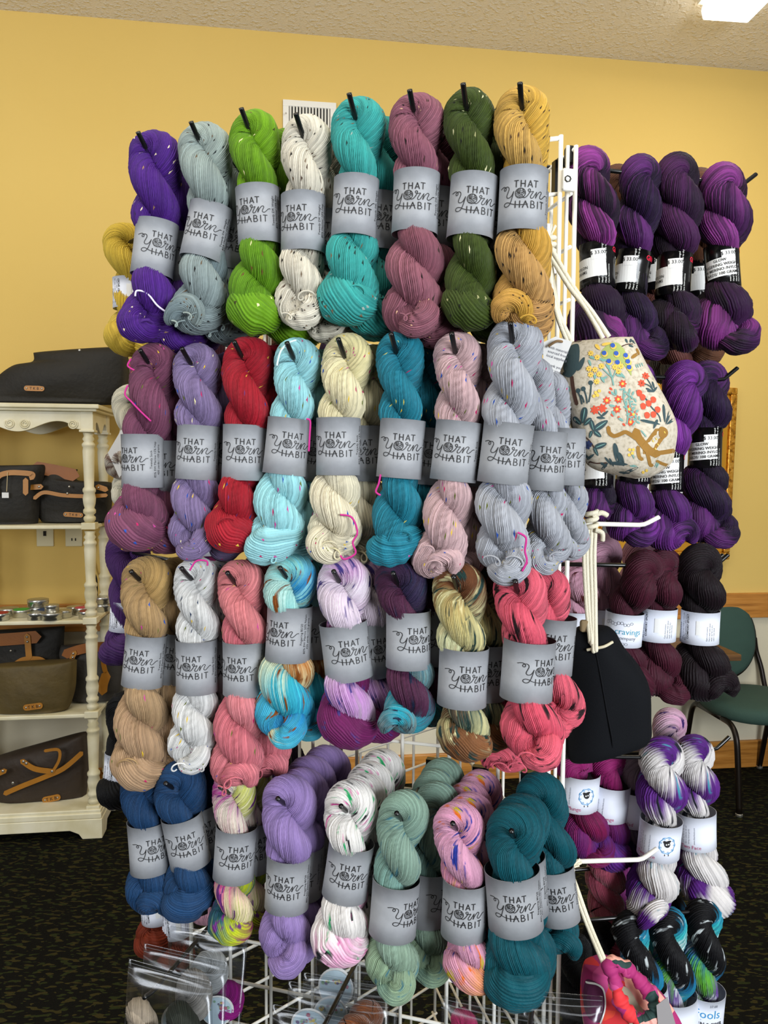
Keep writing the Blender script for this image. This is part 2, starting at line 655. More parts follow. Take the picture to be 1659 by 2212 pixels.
for (nm, w0, w1, d, mt) in (('frame_rim', 0.0, 0.035, 0.042, gd.m), ('frame_slope', 0.035, 0.085, 0.030, gd2), ('frame_inner_rim', 0.085, 0.098, 0.036, gd.m)):
    m = MB()
    X, Z = fw / 2 - w0, fh / 2 - w0
    q = w1 - w0
    m.box((0, -d / 2, Z - q / 2), (2 * X, d, q)).box((0, -d / 2, -Z + q / 2), (2 * X, d, q))
    m.box((-X + q / 2, -d / 2, 0), (q, d, 2 * Z - 2 * q)).box((X - q / 2, -d / 2, 0), (q, d, 2 * Z - 2 * q))
    m.obj(nm, mt, pic, bevel=0.005)
MB().box((0, -0.008, 0), (fw - 0.19, 0.006, fh - 0.19)).obj('mat_board', flat('mat_grey', '#5b5c5c', 0.7), pic)
MB().box((0, -0.013, 0), (fw - 0.36, 0.004, fh - 0.36)).obj('art_print', flat('art_pale', '#d9d9dc', 0.6, var=0.2), pic)

# power outlets and cable on the wall behind the shelf
OUT = flat('outlet_plate', '#d8cfa8', 0.5)
for i, (px, lb) in enumerate(((98, 'cream wall plate with one toggle beside the power outlet'), (160, 'cream power outlet plate with two sockets near the shelf post'))):
    s, z = wall_sz(px, 1152)
    o = empty('wall_outlet', wall_pt(s, z, 0.004), YAW_W, label=lb, category='outlet')
    MB().box((0, 0, 0), (0.075, 0.007, 0.12)).obj('cover_plate', OUT, o, bevel=0.003)
    m = MB()
    if i == 0:
        m.box((0, -0.006, 0), (0.011, 0.008, 0.022))
        m.obj('toggle', DARK, o)
    else:
        for dz in (-0.028, 0.028):
            for dx in (-0.008, 0.008):
                m.box((dx, -0.0045, dz), (0.004, 0.003, 0.012))
        m.obj('socket_slots', DARK, o)
cab = [wall_pt(*wall_sz(px, py), 0.03) for px, py in ((200, 1150), (203, 1170), (199, 1200), (205, 1230), (212, 1250), (213, 1290), (212, 1330))]
m = MB()
m.tube(catmull(cab, 6), 0.004, 6)
m.obj('power_cable', BLACK_METAL, smooth=True, label='thin black cable hanging down the wall behind the shelf post', category='cable')

# ================================================================== triangular wire rack
T2 = math.radians(-16)
TT = np.array([math.cos(T2), math.sin(T2), 0])               # along the front panel, to the right (nearer)
NN = np.array([math.sin(T2), -math.cos(T2), 0])              # out of the front panel
TR_ = math.radians(14)
RN = np.array([math.cos(TR_), math.sin(TR_), 0])             # out of the right panel
RB = np.array([-math.sin(TR_), math.cos(TR_), 0])            # along the right panel, to the back
FR = np.array([0.2516, 1.1417, 0])
FL = FR - TT * 0.6096
Z_HOOK4 = on_plane(948, 1614, FR, NN)[2]                     # wire that carries the fourth row of hooks
Z_TOP = on_plane(1214, 292, FR, NN)[2]
G = 0.0762
rack = empty('wire_rack', (0, 0, 0), label='tall white three sided wire grid rack holding the yarn', category='display rack')
_wv = {}


def wire_mesh(length, r=0.0029):
    k = (round(length, 4), r)
    if k not in _wv:
        v, q = tube_arrays([(0, 0, 0), (0, 0, length / 2), (0, 0, length)], r, 8)
        f = q.tolist() + [tuple(range(8))[::-1], tuple(range(16, 24))]
        _wv[k] = fast_mesh('wire', v, f)
    return _wv[k]


def wire(a, b, parent, r=0.0029, name='wire', mat=None):
    a, b = np.asarray(a, float), np.asarray(b, float)
    L = float(np.linalg.norm(b - a))
    o = link(name, wire_mesh(L, r), mat or WHITE_METAL, parent, a)
    o.rotation_euler = Vector(b - a).to_track_quat('Z', 'Y').to_euler()
    return o


def panel(p0, tdir, ndir, width, ztop, name='grid_panel'):
    """one welded panel: frame with wires every three inches"""
    p1 = p0 + tdir * width
    zb = 0.05
    m = MB()
    for p in (p0, p1):
        m.tube([p + ZV * zb, p + ZV * ((zb + ztop) / 2), p + ZV * ztop], 0.0034, 8)
        m.lathe([(0.012, 0.0), (0.012, 0.02), (0.006, 0.03), (0.006, 0.06)], (p[0], p[1], 0.001), 12)
    for z in (zb + 0.02, ztop - 0.004):
        m.tube([p0 + ZV * z, (p0 + p1) / 2 + ZV * z, p1 + ZV * z], 0.0034, 8)
    pan = m.obj(name, WHITE_METAL, rack, smooth=True)
    n = int(round(width / G))
    for i in range(1, n):
        p = p0 + tdir * (width * i / n)
        wire(p + ZV * (zb + 0.02), p + ZV * ztop, pan)
    z = Z_HOOK4 - G * 12
    while z < ztop - 0.03:
        if z > zb + 0.06:
            wire(p0 + ZV * z - ndir * 0.006, p1 + ZV * z - ndir * 0.006, pan)
        z += G
    return pan


panel(FL, TT, NN, 0.6096, Z_TOP)
R0 = FR + RN * 0.024
panel(R0, RB, RN, 0.6096, Z_TOP - 0.012)
BK = R0 + RB * 0.6096
_ld = FL - BK
_ll = float(np.linalg.norm(_ld))
panel(BK, _ld / _ll, np.array([-_ld[1], _ld[0], 0]) / -_ll, _ll, Z_TOP)
_pp = R0 - RN * 0.011 + RB * 0.004
wire(_pp + ZV * 0.05, _pp + ZV * (Z_TOP - 0.012), rack, 0.003, 'corner_post')
JC = flat('joint_black', '#101010', 0.4)
for z, pz in ((0, 392), (1, 1150)):
    c = on_plane(1224, pz, FR, NN) + RN * 0.003
    MB().box(c + NN * 0.006, (0.020, 0.008, 0.032), np.stack([RN, RB, ZV], 1)).obj('joint_plate', WHITE_METAL, rack, bevel=0.003)
    k = MB()
    k.tube([c + NN * (0.011 + 0.0003 * i) + RN * (0.0045 * math.cos(i * 0.9)) + ZV * (0.0045 * math.sin(i * 0.9)) for i in range(8)], 0.0009, 6)
    k.obj('joint_screw', JC, rack, smooth=True)
    MB().box(c - NN * 0.022 + ZV * 0.045, (0.014, 0.016, 0.026), np.stack([RN, RB, ZV], 1)).obj('joint_cap', JC, rack, bevel=0.004)

_hk = {}


def hook(tip_base, away, reach, label, mat=None, up=0.020, out=0.028, r=0.0034, rise=0.0, group='black hooks of the rack'):
    """straight rod from the grid to tip_base, with a tip bent up.  away: horizontal unit vector from the tip to the grid"""
    mat = mat or BLACK_METAL
    key = (round(reach, 3), up, out, r, rise)
    if key not in _hk:
        m = MB()
        P = [(0, reach, -rise), (0, reach * 0.5, -rise * .5), (0, 0.006, 0), (0, -0.003, 0.001), (0, -out * .35, up * .3), (0, -out * .98, up * .97), (0, -out, up)]
        m.tube(P, r, 10)
        k = MB()
        k.box((0, reach + 0.004, 0.0 - rise), (0.024, 0.012, 0.014)).box((0, reach + 0.010, -0.02 - rise), (0.012, 0.006, 0.05))
        _hk[key] = (fast_mesh('display_hook', np.array(m.v), m.f), fast_mesh('clip', np.array(k.v), k.f, smooth=False))
    a, b = _hk[key]
    o = link('display_hook', a, mat, None, tip_base, label=label, category='hook', group=group)
    o.rotation_euler = (0, 0, math.atan2(away[1], away[0]) - math.pi / 2)
    link('clip', b, mat, o)
    return o

# ================================================================== yarn skeins
def smooth_noise(n, k, rng):
    """n samples of smoothed random values in -1..1 with about k knots"""
    kn = rng.uniform(-1, 1, k + 3)
    x = np.linspace(0, k, n)
    i = np.clip(x.astype(int), 0, k)
    f = x - i
    f = f * f * (3 - 2 * f)
    return kn[i] * (1 - f) + kn[i + 1] * f


def sweep_strands(P, r, ns, twist, rng, ridge=0.0010, open_ends=True, u0=0.0):
    """fat yarn bundle along path P: ns strands, each a ridge that winds round the bundle"""
    n = len(P)
    T = np.gradient(P, axis=0)
    T /= np.linalg.norm(T, axis=1)[:, None] + 1e-12
    N = np.zeros_like(P)
    ref = np.array([0, -1.0, 0])
    w = ref - T[0] * np.dot(ref, T[0])
    N[0] = w / (np.linalg.norm(w) + 1e-9)
    for i in range(1, n):
        w = N[i - 1] - T[i] * np.dot(N[i - 1], T[i])
        N[i] = w / (np.linalg.norm(w) + 1e-12)
    B = np.cross(T, N)
    nu = 3 * ns
    j = np.arange(nu + 1)
    ang = (j // 3 + np.array([0.0, 0.27, 0.73])[j % 3]) / ns * 2 * math.pi
    # each strand sits a little higher or lower and drifts sideways
    off = np.zeros((n, ns))
    for s in range(ns):
        off[:, s] = smooth_noise(n, 7, rng) * 0.00045 + rng.normal(0, 0.00035)
    drift = np.stack([smooth_noise(n, 6, rng) for _ in range(6)], 1)            # slow side drift
    a6 = np.arange(6) / 6 * 2 * math.pi
    dr = np.zeros((n, nu + 1))
    for q in range(6):
        dr += drift[:, q:q + 1] * (0.5 + 0.5 * np.cos(ang[None, :] - a6[q]))
    lump = np.zeros((n, nu + 1))
    lk = np.stack([smooth_noise(n, 12, rng) for _ in range(5)], 1)
    for q in range(5):
        lump += lk[:, q:q + 1] * np.maximum(np.cos(ang[None, :] - q * 2 * math.pi / 5), 0)
    h = np.where(j % 3 == 0, -1.7 * ridge, 0.6 * ridge)[None, :] + np.where(j % 3 == 0, 0.3, 1.0)[None, :] * np.repeat(off, 3, 1)[:, np.minimum(j, nu - 1) % nu]
    h[:, -1] = h[:, 0]
    dr[:, -1] = dr[:, 0]
    R = r[:, None] * (1 + 0.06 * lump) + h * np.minimum(1, r / 0.008)[:, None]
    A = ang[None, :] + twist[:, None] + dr * 0.10
    V = P[:, None, :] + R[..., None] * (np.cos(A)[..., None] * N[:, None, :] + np.sin(A)[..., None] * B[:, None, :])
    m = nu + 1
    i = np.arange(n - 1)[:, None]
    jj = np.arange(nu)[None, :]
    q = np.stack([i * m + jj, i * m + jj + 1, (i + 1) * m + jj + 1, (i + 1) * m + jj], -1).reshape(-1, 4)
    uv = np.stack([np.broadcast_to((ang / (2 * math.pi) * ns + u0)[None, :], (n, m)), np.broadcast_to(np.linspace(0, 1, n)[:, None], (n, m))], -1)
    return V.reshape(-1, 3), q, uv.reshape(-1, 2)


def skein_mesh(axis, L, W, Lband, seed, ns=46, pitch=0.12, bulge=1.1, tuck=1, hang=0, pinch=0.70, res=1.0, loops=0, flip=1, rband=0.0295):
    """A twisted hank.  Origin = hole for the hook; it hangs along -z.  axis(d) -> sideways bend at distance d below the hole.
    L: hole to the lowest point, W: width, Lband: distance of the paper band.  tuck: way the end is knotted"""
    rng = np.random.default_rng(seed)
    h0, r0 = W * 0.205, W * 0.285
    pinch = min(pinch if rband < 0.0305 else 0.77, max(0.5, 0.81 * rband / (W / 2))) if pinch < 0.78 else pinch
    hb, rb_ = h0 * bulge, r0 * bulge
    Lc = L - (hb + rb_)
    nz = int(64 * res)
    nl = int(26 * res)

    def wid(d):
        b = 1 - (1 - pinch) * np.exp(-((d - Lband) / 0.043) ** 6)
        g = 1 + (bulge - 1) * np.clip((d - Lband - 0.04) / max(0.03, Lc - Lband - 0.04), 0, 1) ** 0.8
        return b * g

    def theta(d):
        e = 0.018
        t_end = 2 * math.pi * (Lc * Lc / (Lc + e)) / pitch
        want = round(t_end / math.pi - hang) * math.pi + hang * math.pi
        return 2 * math.pi * (d * d / (d + e)) / pitch * (want / t_end)

    d = np.linspace(0, Lc, nz)
    hh, th = h0 * wid(d), theta(d)
    rr = r0 * wid(d)
    plyL = np.stack([-hh * np.cos(th), -hh * np.sin(th), -d], 1)        # goes to the front first
    plyR = -plyL * np.array([1, 1, -1])
    fa = np.linspace(0, math.pi, nl + 2)[1:-1]
    top = np.stack([-h0 * np.cos(fa), 0 * fa, h0 * np.sin(fa)], 1)       # from left ply over the hole to right ply
    te = th[-1]
    ex = np.array([math.cos(te), math.sin(te), 0])
    bot = np.stack([hh[-1] * np.cos(fa) * ex[0], hh[-1] * np.cos(fa) * ex[1], -Lc - hb * 1.0 * np.sin(fa)], 1)   # right ply to left ply
    rt = np.full(len(fa), r0) * (1 + 0.04 * np.sin(fa))
    rbm = np.full(len(fa), rr[-1]) * (1 + 0.05 * np.sin(fa))
    kb = int(np.argmin(abs(d - Lband)))
    P = np.concatenate([plyL[kb::-1], top, plyR, bot, plyL[:kb - 1:-1] if kb > 0 else plyL[::-1]])
    r = np.concatenate([rr[kb::-1], rt, rr, rbm, rr[:kb - 1:-1] if kb > 0 else rr[::-1]])
    # wobble
    for c in range(3):
        P[:, c] += smooth_noise(len(P), 14, rng) * W * 0.018
    r = r * (1 + 0.05 * smooth_noise(len(P), 16, rng))
    seg = np.linalg.norm(np.diff(P, axis=0), axis=1)
    dens = np.full(len(P), 0.80 / r0)
    i0 = kb + 1
    dens[i0 - 6:i0 + len(fa) + 6] *= 1.75
    i1 = i0 + len(fa) + nz
    dens[i1 - 4:i1 + len(fa) + 4] *= 1.6
    tw = np.concatenate([[0], np.cumsum(seg * dens[:-1])])
    V, Q, UV = sweep_strands(P, r, ns, tw, rng)
    parts = [(V, Q, UV)]
    sx = 1 if (seed % 2 == 0) else -1
    yb = -(hb + rb_ * 0.45)
    zb = -Lc
    if tuck == 1:        # end lapped across the front in a curl
        a = np.linspace(-2.3, 0.9, 40)
        Rk = W * 0.25
        Pt = np.stack([sx * (Rk * np.cos(a) * 1.05 + W * 0.02), yb * (0.35 + 0.65 * np.sin((a + 2.3) / 3.2 * math.pi) ** .6), zb - W * 0.20 + Rk * np.sin(a) * 1.0], 1)
        rt_ = W * 0.235 * (0.35 + 0.65 * np.sin((a + 2.3) / 3.2 * math.pi) ** 0.5)
    elif tuck == 2:      # fat bag-like end, strands wrap nearly level
        a = np.linspace(-math.pi * 0.52, math.pi * 0.52, 44)
        Pt = np.stack([np.sin(a) * W * 0.30 * sx, yb * 0.55 * np.cos(a), zb - W * 0.06 - W * 0.14 * np.cos(a) + np.sin(a) * W * 0.12], 1)
        rt_ = W * 0.36 * bulge * (0.45 + 0.55 * np.cos(a * 0.95) ** 0.7)
    elif tuck == 3:      # loop poking out to the side
        a = np.linspace(-0.6, 3.7, 46)
        Rk = W * 0.22
        Pt = np.stack([sx * (-W * 0.18 + Rk * np.cos(a)), yb * 0.6 - W * 0.10 * np.sin(a * 0.7), zb - W * 0.28 + Rk * np.sin(a)], 1)
        rt_ = W * 0.20 * (0.4 + 0.6 * np.sin((a + 0.6) / 4.3 * math.pi) ** 0.5)
    else:
        Pt = None
    if Pt is not None:
        n2 = max(20, int(ns * 0.8))
        tw2 = np.linspace(0, 2.4, len(Pt))
        v2, q2, uv2 = sweep_strands(Pt, rt_, n2, tw2, rng, u0=100)
        off = rng.uniform(0.45, 0.6)
        uv2[:, 1] = off + uv2[:, 1] * 0.2
        parts.append((v2, q2, uv2))
    for q in range(loops):   # single strands that came loose
        a = np.linspace(0, 1, 18)
        ph = rng.uniform(0, 6.28)
        z_ = -L * rng.choice([0.93, 0.86, 0.97])
        x0 = rng.uniform(-.25, .25) * W
        am = rng.uniform(.06, .11) * W
        lp = np.stack([x0 + am * np.sin(a * 2 * math.pi + ph) * 1.1 - am * math.sin(ph) + (a - .5) * W * .25, -W * 0.48 - 0.08 * W * np.sin(a * math.pi), z_ + am * np.cos(a * 2 * math.pi + ph)], 1)
        v3, q3 = tube_arrays(lp, 0.00125, 6)
        uv3 = np.stack([np.full(len(v3), 200.0 + q), np.linspace(0.4, 0.6, len(v3))], 1)
        parts.append((v3, q3, uv3))
    VV, QQ, UU, k = [], [], [], 0
    for v, q, uv in parts:
        VV.append(v); QQ.append(q + k); UU.append(uv); k += len(v)
    V = np.concatenate(VV)
    dx_, dy_ = axis(-V[:, 2])
    V[:, 0] += dx_
    V[:, 1] += dy_
    if flip < 0:
        V[:, 0] *= -1
    return fast_mesh('yarn_skein', V, np.concatenate(QQ), np.concatenate(UU))


# -------------------------------------------------- the paper bands and what is printed on them
def band_mesh(rx, ry, H, nphi=56, flare=0.0):
    a = np.arange(nphi) * 2 * math.pi / nphi
    V, zs = [], (-H / 2, -H / 6, H / 6, H / 2)
    for rr in (0.0, -0.0005):
        for k, z in enumerate(zs):
            e = 1 + flare * (abs(z) / (H / 2)) ** 2
            V.append(np.stack([(rx * e + rr) * np.sin(a), -(ry * e + rr) * np.cos(a), np.full(nphi, z)], 1))
    V = np.concatenate(V)
    F = []
    for side in (0, 4):
        for k in range(3):
            for i in range(nphi):
                i2 = (i + 1) % nphi
                q = ((side + k) * nphi + i, (side + k) * nphi + i2, (side + k + 1) * nphi + i2, (side + k + 1) * nphi + i)
                F.append(q if side == 0 else q[::-1])
    for k in (0, 3):
        for i in range(nphi):
            i2 = (i + 1) % nphi
            F.append((k * nphi + i, (4 + k) * nphi + i, (4 + k) * nphi + i2, k * nphi + i2))
    return fast_mesh('paper_band', V, np.array(F))


def wrap_print(vf, rx, ry, phi0, off=0.0004, flare=0.0, H=0.076):
    """lay flat print (metres, x along the band, y up) round the band"""
    v, f = vf
    rm = (rx + ry) / 2
    ph = phi0 + v[:, 0] / rm
    e = 1 + flare * (np.abs(v[:, 1]) / (H / 2)) ** 2
    V = np.stack([(rx * e + off) * np.sin(ph), -(ry * e + off) * np.cos(ph), v[:, 1]], 1)
    return V, f


def print_mesh(name, vf3):
    return fast_mesh(name, vf3[0], vf3[1], smooth=False)


def _logo():
    U = 0.0478e-3 * 1.0
    cx, cy, Rr = 920.0, 930.0, 735.0
    out = []

    def cv(pts):
        p = np.asarray(pts, float)
        b = np.clip((p[:, 0] - 855) / Rr, -0.93, 0.93)
        s = Rr * np.arcsin(b) - Rr * math.asin((cx - 855) / Rr)
        return np.stack([s * U, -(p[:, 1] - cy) * U], 1)

    wcap, wsc = 26 * U, 21 * U
    for seg in ([(755, 556), (860, 556)], [(805, 556), (805, 728)], [(930, 558), (930, 730)], [(1033, 560), (1033, 730)], [(930, 642), (1033, 642)],
                [(1105, 730), (1160, 562), (1215, 730)], [(1128, 678), (1198, 678)], [(1245, 556), (1340, 556)], [(1295, 556), (1293, 728)],
                [(800, 1100), (800, 1278)], [(916, 1102), (914, 1280)], [(990, 1285), (1060, 1105), (1128, 1285)],
                [(1195, 1098), (1195, 1285)], [(1355, 1100), (1355, 1282)], [(1408, 1090), (1480, 1090)], [(1446, 1090), (1444, 1275)]):
        for a, b in zip(seg[:-1], seg[1:]):
            out.append(stroke2d(cv([a, ((a[0] + b[0]) / 2, (a[1] + b[1]) / 2), b]), wcap))
    for seg in ([(1195, 1100), (1245, 1105), (1270, 1145), (1245, 1185), (1195, 1190)], [(1195, 1190), (1262, 1198), (1285, 1240), (1258, 1280), (1195, 1285)]):
        out.append(stroke2d(cv(catmull(seg, 5)), wcap * .9))
    y1 = [(335, 690), (390, 672), (450, 664), (498, 688), (520, 730), (500, 770), (462, 765), (455, 725), (490, 692), (550, 682), (595, 710), (605, 765), (578, 840), (550, 910), (550, 962), (590, 992), (645, 982), (695, 935), (745, 835)]
    y2 = [(745, 835), (715, 960), (680, 1080), (640, 1170), (590, 1215), (530, 1220), (482, 1185), (492, 1135), (550, 1112), (620, 1125), (700, 1165), (790, 1190), (900, 1205), (1010, 1205), (1120, 1188)]
    rn = [(985, 1005), (1020, 1020), (1062, 1008), (1112, 950), (1160, 862), (1170, 805), (1140, 785), (1115, 812), (1132, 850), (1182, 862), (1242, 845), (1215, 905), (1178, 985), (1195, 1030), (1240, 1008), (1285, 920), (1322, 848)]
    nn = [(1322, 848), (1310, 930), (1300, 1015), (1345, 900), (1400, 825), (1430, 850), (1405, 930), (1397, 985), (1430, 1010), (1470, 960), (1500, 905), (1520, 890), (1532, 890)]
    for c in (y1, y2, rn, nn):
        out.append(stroke2d(cv(catmull(c, 6)), wsc))
    a = np.linspace(0, 2 * math.pi, 40)
    out.append(stroke2d(cv(np.stack([920 + 130 * np.cos(a), 895 + 132 * np.sin(a)], 1)), wsc * .9))
    for arc in ([(795, 910), (860, 900), (940, 935), (1010, 1000)], [(800, 945), (870, 940), (940, 985), (985, 1020)], [(830, 985), (880, 985), (930, 1020)],
                [(820, 860), (850, 870), (870, 900)], [(850, 790), (840, 840), (860, 890)], [(890, 770), (870, 830), (885, 895)], [(930, 770), (905, 830), (905, 900)],
                [(905, 840), (960, 830), (1010, 800)], [(915, 880), (980, 870), (1040, 850)], [(930, 925), (990, 880), (1048, 880)], [(965, 945), (1010, 910), (1050, 905)], [(960, 770), (990, 810), (1000, 870)]):
        out.append(stroke2d(cv(catmull(arc, 4)), wsc * .75))
    return join2d(out)


LOGO = _logo()
SIDE_TXT = {
    'dk': ['Tweedy DK Weight', '85% Merino/ 15% Nep', '230 yards / 100 grams'],
    'sock': ['Tweedy Sock', '85% SW Merino 15% Nep', '435 yards / 100 grams'],
    'fing': ['Fingering 80/20', '80% SW Merino 20% Nylon', '425 yards / 113 grams'],
}


def side_print(kind):
    out = []
    for i, s in enumerate(SIDE_TXT[kind]):
        v, f = text2d(s, 0.0048)
        out.append(move2d((v, f), 0.0405 + i * 0.0058, 0.002, math.pi / 2))
    return join2d(out)


PAPER = NT('grey_kraft_paper')
_pn = PAPER.noise(PAPER.obj(), 90.0, 4.0).outputs[0]
PAPER.set(Base_Color=PAPER.mix(_pn, lin('#86888b'), lin('#999b9f')), Roughness=0.55)
PAPER.bump(PAPER.noise(PAPER.obj(), 400.0, 2.0).outputs[0], 0.08, 0.0008)
PAPER = PAPER.m
INK = flat('black_ink', '#0c0b0d', 0.6)


class Skein:
    pass


def lagr(x, xs, ys):
    out = 0
    for i in range(3):
        t = ys[i]
        for j in range(3):
            if j != i:
                t = t * (x - xs[j]) / (xs[i] - xs[j])
        out = out + t
    return out


def build_skein(hole_w, facing, Cw, Bw, W, mat, label, seed, band=None, group=None, **kw):
    """hole_w: world position of the hook hole; facing: horizontal unit vector that the hank's face looks along;
    Cw, Bw: world positions of the band's centre and of the lowest point.  band: dict"""
    f = np.asarray(facing)
    xr = np.array([-f[1], f[0], 0])                     # local +x (viewer's right when looking at the face)
    lx = lambda p: float(np.dot(p - hole_w, xr))
    dC, dB = float(hole_w[2] - Cw[2]), float(hole_w[2] - Bw[2])
    ly = lambda p: -float(np.dot(p - hole_w, f))
    xC, xB, yC, yB = lx(Cw), lx(Bw), ly(Cw), ly(Bw)
    xs = (0.0, dC, dB)

    def ax(d):
        dd, on = np.clip(d, -0.02, dB + 0.02), np.where(np.asarray(d) < 0, 0.0, 1.0)
        return lagr(dd, xs, (0.0, xC, xB)) * on, lagr(dd, xs, (0.0, yC, yB)) * on
    if band and 'rx' in band and band['rx'] > 0.0305 and band.get('mat') is None:
        kw['rband'] = band['rx']
    me = skein_mesh(ax, dB, W, dC, seed, **kw)
    o = link('yarn_skein', me, mat, None, hole_w, label=label, category='yarn skein', group=group)
    o.rotation_euler = (0, 0, math.atan2(xr[1], xr[0]))
    if band:
        put_band(o, (xC, yC, -dC), band, Cw, xr, f)
    return o


def put_band(o, c, band, cw, xr, f):
    rx, ry, H = band.get('rx', 0.0295), band.get('ry', 0.0275), band.get('H', 0.076)
    key = ('band', rx, ry, H, band.get('mat', PAPER).name)
    if key not in _hk:
        _hk[key] = band_mesh(rx, ry, H, flare=0.012)
    b = link('paper_band', _hk[key], band.get('mat', PAPER), o, c)
    # angle round the band that faces the camera
    dv = EYE - cw
    hl = math.hypot(dv[0], dv[1])
    b.rotation_euler = Matrix.Rotation(math.radians(band.get('cw', 0.0)), 3, Vector((-np.dot(dv, xr) / hl, np.dot(dv, f) / hl, 0))).to_euler()
    ph = math.atan2(np.dot(dv, xr), np.dot(dv, f))
    depth = float(np.dot(cw - EYE, _F))
    ph += math.asin(max(-0.95, min(0.95, band.get('lx', 0.0) * depth / FPX / rx)))
    for nm, vf, mt, off in band['prints'](rx, ry, H):
        link(nm, print_mesh(nm, wrap_print(vf, rx, ry, ph, off, 0.012, H)), mt, b)
    return b


_side = {k: side_print(k) for k in SIDE_TXT}


def tyh(kind):
    vf = join2d([move2d(LOGO, 0.0, 0.002, 0.0, 0.92), _side[kind]])
    # the anchor is the word at the top, slightly right of the ball
    v, fc = vf
    v = v.copy()
    v[:, 0] -= 0.0058
    return lambda rx, ry, H: [('printed_lettering', (v, fc), INK, 0.0005)]

# ================================================================== the four rows of grey-banded skeins on the front panel
NEP_BW = ['#17130f', '#17130f', '#efe2c0', '#5a4630']
NEP_COL = ['#a81f56', '#24499c', '#cfae32', '#5c6428', '#b33f86']
Y = {}
Y['purple'] = yarn_mat('yarn_purple', '#4c2080', ['#e0cfa8', '#2a1640', '#8a6a50', '#d8c8b0'], 0.012, ns=36, seed=1)
Y['grey'] = yarn_mat('yarn_grey_green', [(0.0, '#8b9a98'), (0.35, '#a9b6ae'), (0.6, '#76868a'), (1.0, '#97a5a4')], ['#17181a', '#23282a', '#5a4a38'], 0.03, ns=36, seed=2)
Y['lime'] = yarn_mat('yarn_lime', [(0, '#5f8e14'), (0.4, '#7aac1c'), (0.7, '#548412'), (1, '#669818')], ['#2a2410', '#d9d29a', '#5c4620'], 0.016, ns=34, seed=3)
Y['white_dk'] = yarn_mat('yarn_white_fleck', '#ddd6c4', ['#16120f', '#16120f', '#4a3a30', '#6a5a48'], 0.05, ns=36, seed=4)
Y['turquoise'] = yarn_mat('yarn_turquoise', '#3aa6a0', ['#14302e', '#14302e', '#8fa098', '#6a5a44'], 0.028, ns=36, seed=5)
Y['mauve'] = yarn_mat('yarn_mauve', [(0, '#8a5264'), (0.5, '#955e6c'), (1, '#7f4a58')], ['#1c1214', '#c9a080', '#32201c'], 0.014, ns=36, seed=6)
Y['olive'] = yarn_mat('yarn_olive', '#3c4c18', ['#c8c49a', '#0e1206', '#8a8a60'], 0.014, ns=36, seed=7)
Y['mustard'] = yarn_mat('yarn_mustard', [(0, '#c09a5a'), (0.3, '#d8ac48'), (0.5, '#d3a33c'), (0.75, '#b88a52'), (1, '#c39c5c')], ['#1a140e', '#1a140e', '#4a3420'], 0.03, ns=36, seed=8)
Y['plum'] = yarn_mat('yarn_plum_fleck', '#7c4660', NEP_COL, 0.012, seed=9)
Y['lavender_t'] = yarn_mat('yarn_lavender_fleck', '#87769f', NEP_COL + ['#d8cfa0'], 0.016, seed=10)
Y['red'] = yarn_mat('yarn_red_fleck', '#a81c2c', ['#c9a63c', '#2a2f6a', '#c9a63c', '#6a2a5a'], 0.014, seed=11)
Y['aqua'] = yarn_mat('yarn_pale_aqua_fleck', '#9ed8de', NEP_COL, 0.017, seed=12)
Y['cream'] = yarn_mat('yarn_cream_fleck', [(0, '#e9dfbf'), (0.3, '#eadfa8'), (0.6, '#e6dcc0'), (1, '#ece4c8')], NEP_COL, 0.022, seed=13)
Y['teal_t'] = yarn_mat('yarn_teal_fleck', '#227f94', NEP_COL + ['#cfc060'], 0.010, seed=14)
Y['rose'] = yarn_mat('yarn_rose_beige_fleck', '#cfaeb0', NEP_COL, 0.020, seed=15)
Y['silver'] = yarn_mat('yarn_silver_fleck', '#b2b5bd', NEP_COL + ['#24499c'], 0.024, seed=16)
Y['tan'] = yarn_mat('yarn_tan_fleck', [(0, '#a88a66'), (0.3, '#b8965c'), (0.6, '#b09070'), (1, '#a98c68')], NEP_COL, 0.013, seed=17)
Y['white_s'] = yarn_mat('yarn_white_sock_fleck', '#dcdcda', NEP_COL + ['#20304a', '#24499c'], 0.022, seed=18)
Y['coral'] = yarn_mat('yarn_coral_fleck', [(0, '#dd8488'), (0.3, '#e28a8c'), (0.45, '#cf6a78'), (1, '#de8a90')], NEP_COL, 0.010, seed=19)
Y['lagoon'] = yarn_mat('yarn_lagoon', [(0.0, '#86dcdc'), (0.12, '#bfe6dc'), (0.22, '#8edede'), (0.3, '#1f8fcc'), (0.36, '#9fe0dc'), (0.46, '#e6e2b8'), (0.52, '#c77a2a'), (0.56, '#f0e6b4'), (0.62, '#4fc0d8'), (0.74, '#1f86c4'), (0.84, '#38b8cc'), (0.93, '#e2ddb0'), (1, '#86dcdc')], None, seed=20, spots=[('#8a4a14', 0.70)], wob=0.07)
Y['lilac'] = yarn_mat('yarn_lilac_plum', [(0.0, '#e6d4e4'), (0.2, '#ead9e8'), (0.27, '#c79ac9'), (0.33, '#efe4ee'), (0.42, '#dcb8d8'), (0.47, '#6d1f58'), (0.72, '#711f5c'), (0.76, '#e8d6e4'), (0.88, '#b884c0'), (1, '#e6d4e4')], None, seed=21, spots=[('#4a3c86', 0.69)], wob=0.05)
Y['plumteal'] = yarn_mat('yarn_plum_teal', [(0.0, '#5a2846'), (0.18, '#43203c'), (0.3, '#2f2848'), (0.40, '#33203c'), (0.47, '#1f8fae'), (0.55, '#7e9494'), (0.62, '#1fa6ba'), (0.70, '#78898c'), (0.76, '#22a0b4'), (0.83, '#4a2440'), (1, '#5a2846')], None, seed=22, spots=[('#1a2440', 0.70)])
